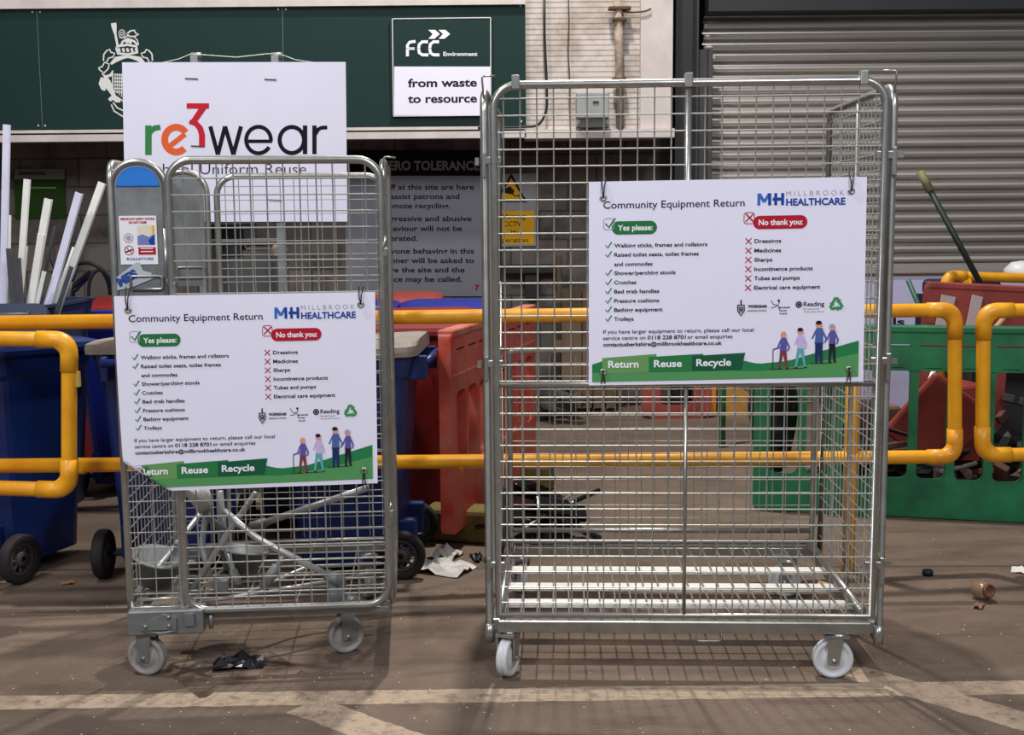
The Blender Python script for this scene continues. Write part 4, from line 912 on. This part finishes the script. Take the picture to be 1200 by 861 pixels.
tag(center(m.build('scrap_heap', mat('scrap_grey', (84, 80, 76), .8, .2, .5, 12))), 'low grey heap of scrap at the foot of the back wall', 'scrap', kind='stuff')
# crumpled black scrap on floor behind the wide cage
m = MB(); rnd = random.Random(3); c = G(640, 622)
for k in range(16):
    p = Vector((c.x+rnd.uniform(-.22, .2), c.y+rnd.uniform(-.25, .3), .04+rnd.uniform(0, .12)))
    M_ = Matrix.Translation(p) @ Matrix.Rotation(rnd.uniform(-.6, .6), 4, 'X') @ Matrix.Rotation(rnd.uniform(-.5, .5), 4, 'Y') @ Matrix.Rotation(rnd.uniform(-.8, .8), 4, 'Z')
    m.box((0, 0, 0), (rnd.uniform(.12, .3), rnd.uniform(.06, .18), rnd.uniform(.01, .035)), M=M_, bev=.008)
sc_ = m.build('panel_pieces', blackgloss); sroot = thing('car_trim_scrap', 'pile of glossy black broken trim on the floor behind the wide cage', 'scrap', (c.x, c.y, 0))
for v in sc_.data.vertices: v.co -= Vector((c.x, c.y, 0))
sc_.parent = sroot
m = MB()
for (x0, y0, x1, y1) in ((588, 606, 640, 576), (620, 612, 672, 578), (600, 628, 648, 598), (640, 600, 700, 578)):
    a, b_ = G(x0, y0, .06), G(x1, y1, .13); m.tube([a-Vector((c.x, c.y, 0)), b_-Vector((c.x, c.y, 0))], .007, n=6)
m.build('trim_rods', alu, sroot)
# papers and foot near the beige lidded bin
def crumple(name, label, cat, px, py, w_, d_, h_, m_, seed, z0=.004, n=9):
    r_ = random.Random(seed); c = G(px, py); vs = []; fs = []
    for j in range(n):
        for i in range(n): vs.append(((i/(n-1)-.5)*w_+r_.uniform(-.1, .1)*w_/n, (j/(n-1)-.5)*d_+r_.uniform(-.1, .1)*d_/n, z0+h_*abs(r_.gauss(0, .5))*(1-((i/(n-1)-.5)**2+(j/(n-1)-.5)**2)*1.6)))
    for j in range(n-1):
        for i in range(n-1): a = j*n+i; fs.append((a, a+1, a+n+1, a+n))
    vs = [(x, y, max(z, z0)) for x, y, z in vs]
    k = len(vs); vs += [(x, y, max(.001, z-.003)) for x, y, z in vs]
    fs += [tuple(a+k for a in reversed(f_)) for f_ in fs]
    o = MB().add(vs, fs).build(name, m_); o.location = (c.x, c.y, 0); o.rotation_euler[2] = r_.uniform(0, 3); return tag(o, label, cat)
crumple('paper_sheet', 'crumpled white newspaper on the floor right of the beige lidded bin wheel', 'paper', 514, 667, .27, .17, .035, paper, 5)
crumple('paper_sheet', 'smaller crumpled paper just behind the newspaper', 'paper', 522, 652, .13, .12, .05, paper, 6)
crumple('plastic_wrap', 'crumpled black plastic on the floor under the narrower roll cage', 'litter', 280, 780, .16, .085, .04, blackgloss, 8, n=8)
crumple('plastic_wrap', 'dark crumpled strip beside the newspaper', 'litter', 560, 655, .12, .05, .02, black, 9)
crumple('snack_wrapper', 'gold snack wrapper in the rear corner of the wide roll cage', 'wrapper', 972, 690, .10, .09, .03, mat('gold_foil', (214, 160, 60), .3, .5, .5, 30, col2=(240, 220, 150)), 11)
crumple('dry_leaf', 'small brown leaf on the floor below the left bins', 'leaf', 80, 684, .05, .035, .02, mat('leaf_brown', (140, 100, 70), .8), 12, n=5)
crumple('litter_scrap', 'pale scrap at the right edge of the floor', 'litter', 1193, 669, .08, .05, .02, paper, 13, n=5)
crumple('litter_scrap', 'brown flattened scrap below the glass jar', 'litter', 1147, 711, .07, .03, .02, mat('scrap_brown', (116, 84, 70), .7), 14, n=5)
g_ = G(1150, 702); jar = thing('glass_jar', 'small brown glass jar lying on the floor at the right', 'jar', (g_.x, g_.y, 0), .4)
gl = mat('amber_glass', (150, 122, 98), .12, 0, alpha=.55)
T = Matrix.Translation((0, 0, .036)) @ Matrix.Rotation(rad(80), 4, 'X')
MB().lathe([(.0, -.035), (.028, -.033), (.036, -.02), (.036, .012), (.026, .028), (.022, .036), (.019, .036), (.022, .026), (.032, .01), (.032, -.02), (0, -.03)], n=24, M=T).build('body', gl, jar)
MB().lathe([(.020, .030), (.026, .030), (.026, .042), (.020, .042), (.02, .03)], n=20, M=T).build('rim', mat('jar_rim', (110, 60, 36), .4), jar)
c_ = G(1087, 674); tag(center(MB().lathe([(0, .022), (.018, .022), (.021, .018), (.021, 0), (0, 0)], n=18, M=Matrix.Translation((c_.x, c_.y, 0.001))).build('bottle_cap', black)), 'small black cap on the floor to the right of the wide cage', 'cap')
# crumbs on floor
m = MB(); rr = random.Random(21)
for k in range(420):
    p = G(rr.uniform(0, 1200), rr.choice([rr.uniform(620, 760), rr.uniform(700, 870), rr.uniform(780, 880)])); s_ = rr.uniform(.001, .003)
    vs = [(p.x+s_*math.cos(a_)*rr.uniform(.6, 1.4), p.y+s_*math.sin(a_)*rr.uniform(.6, 1.4), .0005) for a_ in (0, 1.3, 2.6, 3.9, 5.2)]
    m.add(vs+[(p.x, p.y, s_)], [(0, 1, 5), (1, 2, 5), (2, 3, 5), (3, 4, 5), (4, 0, 5), (4, 3, 2, 1, 0)])
o = m.build('grit', mat('grit', (214, 200, 180), .8, 0, .3, 3)); tag(o, 'pale specks of grit scattered over the brown floor', 'grit', kind='stuff')

# ================================================================== rubbish behind the green barrier
def stick(name, label, cat, a, b_, r, m_, extra=None):
    t = thing(name, label, cat, (a.x, a.y, min(a.z, b_.z))); o = Vector(t.location)
    MB().tube([a-o, b_-o], r, n=10).build('shaft', m_, t)
    if extra: MB().tube([b_-o, b_-o+(a-b_)*extra[0]], r*1.35, n=10).build('grip', extra[1], t)
    return t
darkgreen = mat('dark_green_rod', (30, 42, 38), .5); olive = mat('olive_grip', (110, 110, 74), .6)
stick('broom_handle', 'long dark pole with an olive grip leaning before the shutter', 'pole', P(1157, 347, 6.72), P(1078, 201, 6.9), .017, darkgreen, (.16, olive))
stick('broom_handle', 'short green handle poking above the faded red barrier', 'pole', Vector((P(1125, 390, 6.5).x, 6.5, .45)), P(1064, 328, 6.6), .014, mat('green_handle', (28, 84, 66), .5))
stick('wooden_stick', 'pale wooden stick leaning diagonally behind the green barrier', 'stick', G(1020, 560), P(1107, 448, 6.2), .017, wood)
stick('white_tube', 'white tube leaning behind the second slot of the green barrier', 'tube', P(1068, 500, 6.25), P(1098, 425, 6.3), .014, whitebar)
stick('wooden_stick', 'short wooden stick resting above the faded red barrier at the right edge', 'stick', P(1160, 392, 6.2), P(1182, 366, 6.25), .014, wood)
m = MB()
for (x0, y0, x1, y1, Y, d) in ((1102, 329, 1176, 350, 7.1, .35),): pbox(m, x0, y0, x1, y1, Y, d, bev=.03)
a = P(1140, 350, 6.9); m.box((a.x, 7.28, a.z/2), (.3, .3, a.z)); tag(center(m.build('plastic_tub', mat('navy', (26, 32, 66), .45))), 'navy tub standing behind the faded red barrier', 'tub')
m = MB(); pbox(m, 1142, 342, 1230, 362, 6.65, .22, bev=.02); a = P(1186, 362, 6.65); m.box((a.x, 6.76, a.z/2), (.4, .18, a.z)); tag(center(m.build('crate', mat('dark_crate', (48, 48, 54), .5))), 'dark grey crate at the right edge before the navy tub', 'crate')
m = MB(); m.lathe([(0, .0), (.1, 0), (.1, .05), (.06, .09), (0, .1)], n=18, M=Matrix.Translation(P(1197, 325, 7.1))); 
tag(center(m.build('tub_lid', nylon)), 'white rounded lid at the right edge by the distant yellow rail', 'lid')
rr = random.Random(5)
for k, (px, py, w_, d_, h_, m_, lab, nm, ct) in enumerate(((1042, 470, .26, .3, .36, cardboard, 'torn cardboard box behind the first open slot of the green barrier', 'cardboard_box', 'box'),
        (1092, 490, .40, .05, .42, redp2, 'red brown plastic panel slumped behind the green barrier', 'plastic_slab', 'slab'),
        (1045, 520, .3, .3, .16, black, 'black rubbish bag low behind the left slots of the green barrier', 'rubbish_bag', 'bag'),
        (1092, 525, .4, .3, .14, black, 'black rubbish bag beneath the red brown panel', 'rubbish_bag', 'bag'),
        (1175, 510, .3, .3, .34, black, 'black rubbish bag behind the right hand slot of the green barrier', 'rubbish_bag', 'bag'),
        (1140, 420, .26, .3, .5, redp2, 'faded red plastic unit upright behind the yellow rail ends', 'plastic_unit', 'unit'),
        (915, 490, .26, .26, .75, black, 'tall black shape behind the green barrier seen through the wide cage', 'rubbish_bag', 'bag'))):
    x = P(px, py, 6.3).x; M_ = Matrix.Translation((x, 6.35+.05*(k % 3)+(.15 if h_ > .4 else 0), h_/2+.02)) @ Matrix.Rotation(rr.uniform(-.05, .05), 4, 'Y') @ Matrix.Rotation(rr.uniform(-.3, .3), 4, 'Z')
    if nm == 'plastic_slab': M_ = Matrix.Translation((x, 6.2, .36)) @ Matrix.Rotation(.62, 4, 'Y') @ Matrix.Rotation(.25, 4, 'X')
    if nm == 'cardboard_box': M_ = Matrix.Translation((0, .33, .02)) @ M_
    m = MB()
    if nm == 'rubbish_bag':
        bm = bmesh.new(); bmesh.ops.create_icosphere(bm, subdivisions=3, radius=.5)
        for v in bm.verts: v.co = Vector((v.co.x*w_, v.co.y*d_, v.co.z*h_))*(1+rr.uniform(-.09, .09))
        bm.verts.index_update(); m.add([v.co for v in bm.verts], [[v.index for v in f_.verts] for f_ in bm.faces], m_, False, M_); bm.free()
    else: m.box((0, 0, 0), (w_, d_, h_), m_, M_, bev=.02)
    tag(center(m.build(nm, m_)), lab, ct)
m = MB(); r5 = random.Random(17); dm = [mat('debris_dark', (40, 36, 36), .8), mat('debris_tan', (132, 112, 96), .9, 0, .3, 10), mat('debris_grey', (92, 86, 84), .8), mat('debris_brown', (96, 62, 50), .85)]
for k in range(46):
    p = Vector((r5.uniform(1.55, 3.1), r5.uniform(6.0, 6.28), 0)); p.z = .05+abs(r5.gauss(0, .16)); p.y += p.z*.2
    m.box((0, 0, 0), (r5.uniform(.06, .26), r5.uniform(.03, .12), r5.uniform(.01, .07)), dm[k % 4], Matrix.Translation(p) @ Matrix.Rotation(r5.uniform(-.9, .9), 4, 'Y') @ Matrix.Rotation(r5.uniform(-.6, .6), 4, 'X') @ Matrix.Rotation(r5.uniform(0, 3), 4, 'Z'), bev=.006)
o = m.build('rubble', None); tag(o, 'loose mixed rubble heaped behind the long green barrier', 'rubble', kind='stuff')
for k, (px, py) in enumerate(((1046, 545), (1090, 548), (1134, 545), (1180, 545))):
    crumple('paper_sheet', ['pale crumpled sheet behind the first lower slot of the green barrier', 'pale crumpled sheet behind the second slot of the green barrier', 'pale crumpled sheet between the yellow rail ends', 'pale crumpled sheet behind the rightmost slot of the green barrier'][k], 'paper', px, py, .22, .3, .08, mat('dusty_sheet', (150, 130, 120), .8, 0, .3, 10), 30+k)

q = G(846, 524); tag(center(MB().tube(arcpath([(q.x, q.y, 0), (q.x, q.y, .75), (q.x+.2, q.y+.1, .8)], .1), .022, n=10).build('post', greenb)), 'slim green post standing alone behind the wide cage', 'post')
# ================================================================== things inside the narrower cage
def tubething(name, label, cat, pts, r, m_, ends=None, group=None):
    base = Vector(pts[0]); t = thing(name, label, cat, base, 0, group); rel = [Vector(p)-base for p in pts]
    MB().tube(arcpath(rel, .03), r, n=12).build('shaft', m_, t)
    for (i, r2, ln, mm_) in (ends or []):
        p = rel[i]; q = rel[i-1] if i else rel[1]; d = (q-p).normalized()
        MB().tube([p-d*.005, p+d*ln], r2, n=12, rs=[r2*1.15, r2]).build('ferrule' if r2 < .02 else 'grip', mm_, t)
    return t
tubething('crutch', 'long aluminium crutch sloping down to a grey ferrule at the cage front right', 'crutch', [P(262, 598, 3.80), P(300, 630, 3.80), P(398, 681, 3.78)], .011, alu, [(2, .019, .05, greyplastic)], 'walking aids in the narrower cage')
tubething('crutch', 'aluminium crutch pointing up right beneath the sign in the narrower cage', 'crutch', [P(296, 617, 3.98), P(432, 571, 3.92)], .0115, alu, [(0, .016, .05, greyplastic)], 'walking aids in the narrower cage')
tubething('crutch', 'short aluminium tube with grey hand grip near the middle of the narrower cage', 'crutch', [P(332, 652, 3.88), P(309, 687, 3.85)], .010, greyplastic, [(1, .017, .08, greyplastic)], 'walking aids in the narrower cage')
tubething('crutch', 'perforated aluminium strip pointing up to the right by the gate hinge', 'crutch', [P(300, 577, 3.84), P(262, 632, 3.86), P(226, 690, 3.84)], .010, alu, None, 'walking aids in the narrower cage')
tubething('crutch', 'upright aluminium tube leaning left behind the crossed crutches', 'crutch', [P(258, 575, 3.9), P(264, 640, 3.92), P(278, 684, 3.88)], .0105, alu, [(2, .016, .05, greyplastic)], 'walking aids in the narrower cage')
tubething('crutch', 'tube lying from lower left up behind the narrow mesh panel', 'crutch', [P(160, 694, 3.8), P(196, 652, 3.9), P(236, 600, 4.0)], .010, alu, None, 'walking aids in the narrower cage')
tubething('crutch', 'bent grey grip end hanging below the bent sign corner', 'crutch', [P(222, 572, 3.85), P(236, 592, 3.85), P(244, 606, 3.85), P(262, 622, 3.88)], .012, greyplastic, [(0, .021, .09, alu)], 'walking aids in the narrower cage')
tubething('crutch', 'second pale grip beside the bent grey one below the sign', 'crutch', [P(234, 566, 3.9), P(243, 592, 3.9), P(236, 640, 3.92), P(246, 676, 3.9)], .010, alu, [(0, .021, .08, whitebar)], 'walking aids in the narrower cage')
tubething('crutch', 'thin tube crossing flat over the cage deck toward the right', 'crutch', [P(232, 706, 3.78), P(330, 690, 3.9), P(440, 672, 4.1)], .007, alu, None, 'walking aids in the narrower cage')
tubething('crutch', 'thin tube lying behind along the deck of the narrower cage', 'crutch', [P(290, 694, 3.9), P(360, 664, 4.1), P(446, 660, 4.2)], .007, alu, None, 'walking aids in the narrower cage')
def bucket(label, px, py, Y, r, h, tilt):
    a = P(px, py, Y); t = thing('commode_pan', label, 'pan', (a.x, Y, .235+.02), 0, 'grey pans in the narrower cage'); t.rotation_euler = tilt
    MB().lathe([(0, 0), (r*.7, 0), (r, h), (r+.012, h), (r+.012, h+.005), (r-.006, h+.005), (r*.66, .008), (0, .008)], n=26).build('bowl', greyplastic, t)
    return t
bucket('grey plastic pan at the left corner of the narrower cage', 181, 690, 3.85, .08, .09, (.1, .25, 0))
bucket('grey plastic pan in the middle of the narrower cage deck', 282, 690, 3.98, .08, .07, (-.1, .15, 0))
for (lab, x0, y0, x1, y1, Y) in (('small grey plastic block hanging in the narrower cage near the hinge', 204, 636, 218, 660, 3.9), ('pale grey plastic plate near the front of the narrower cage', 250, 680, 266, 694, 3.8), ('grey plastic elbow piece at the middle left of the narrower cage', 240, 640, 252, 652, 3.98)):
    jbox('plastic_bracket', lab, 'bracket', x0, y0, x1, y1, Y, .03, greyplastic, .004)
m = MB(); pbox(m, 385, 676, 404, 706, 3.77, .03, bev=.006); tag(center(m.build('rubber_foot', greyplastic)), 'grey rectangular foot at the end of the long sloping crutch', 'foot')
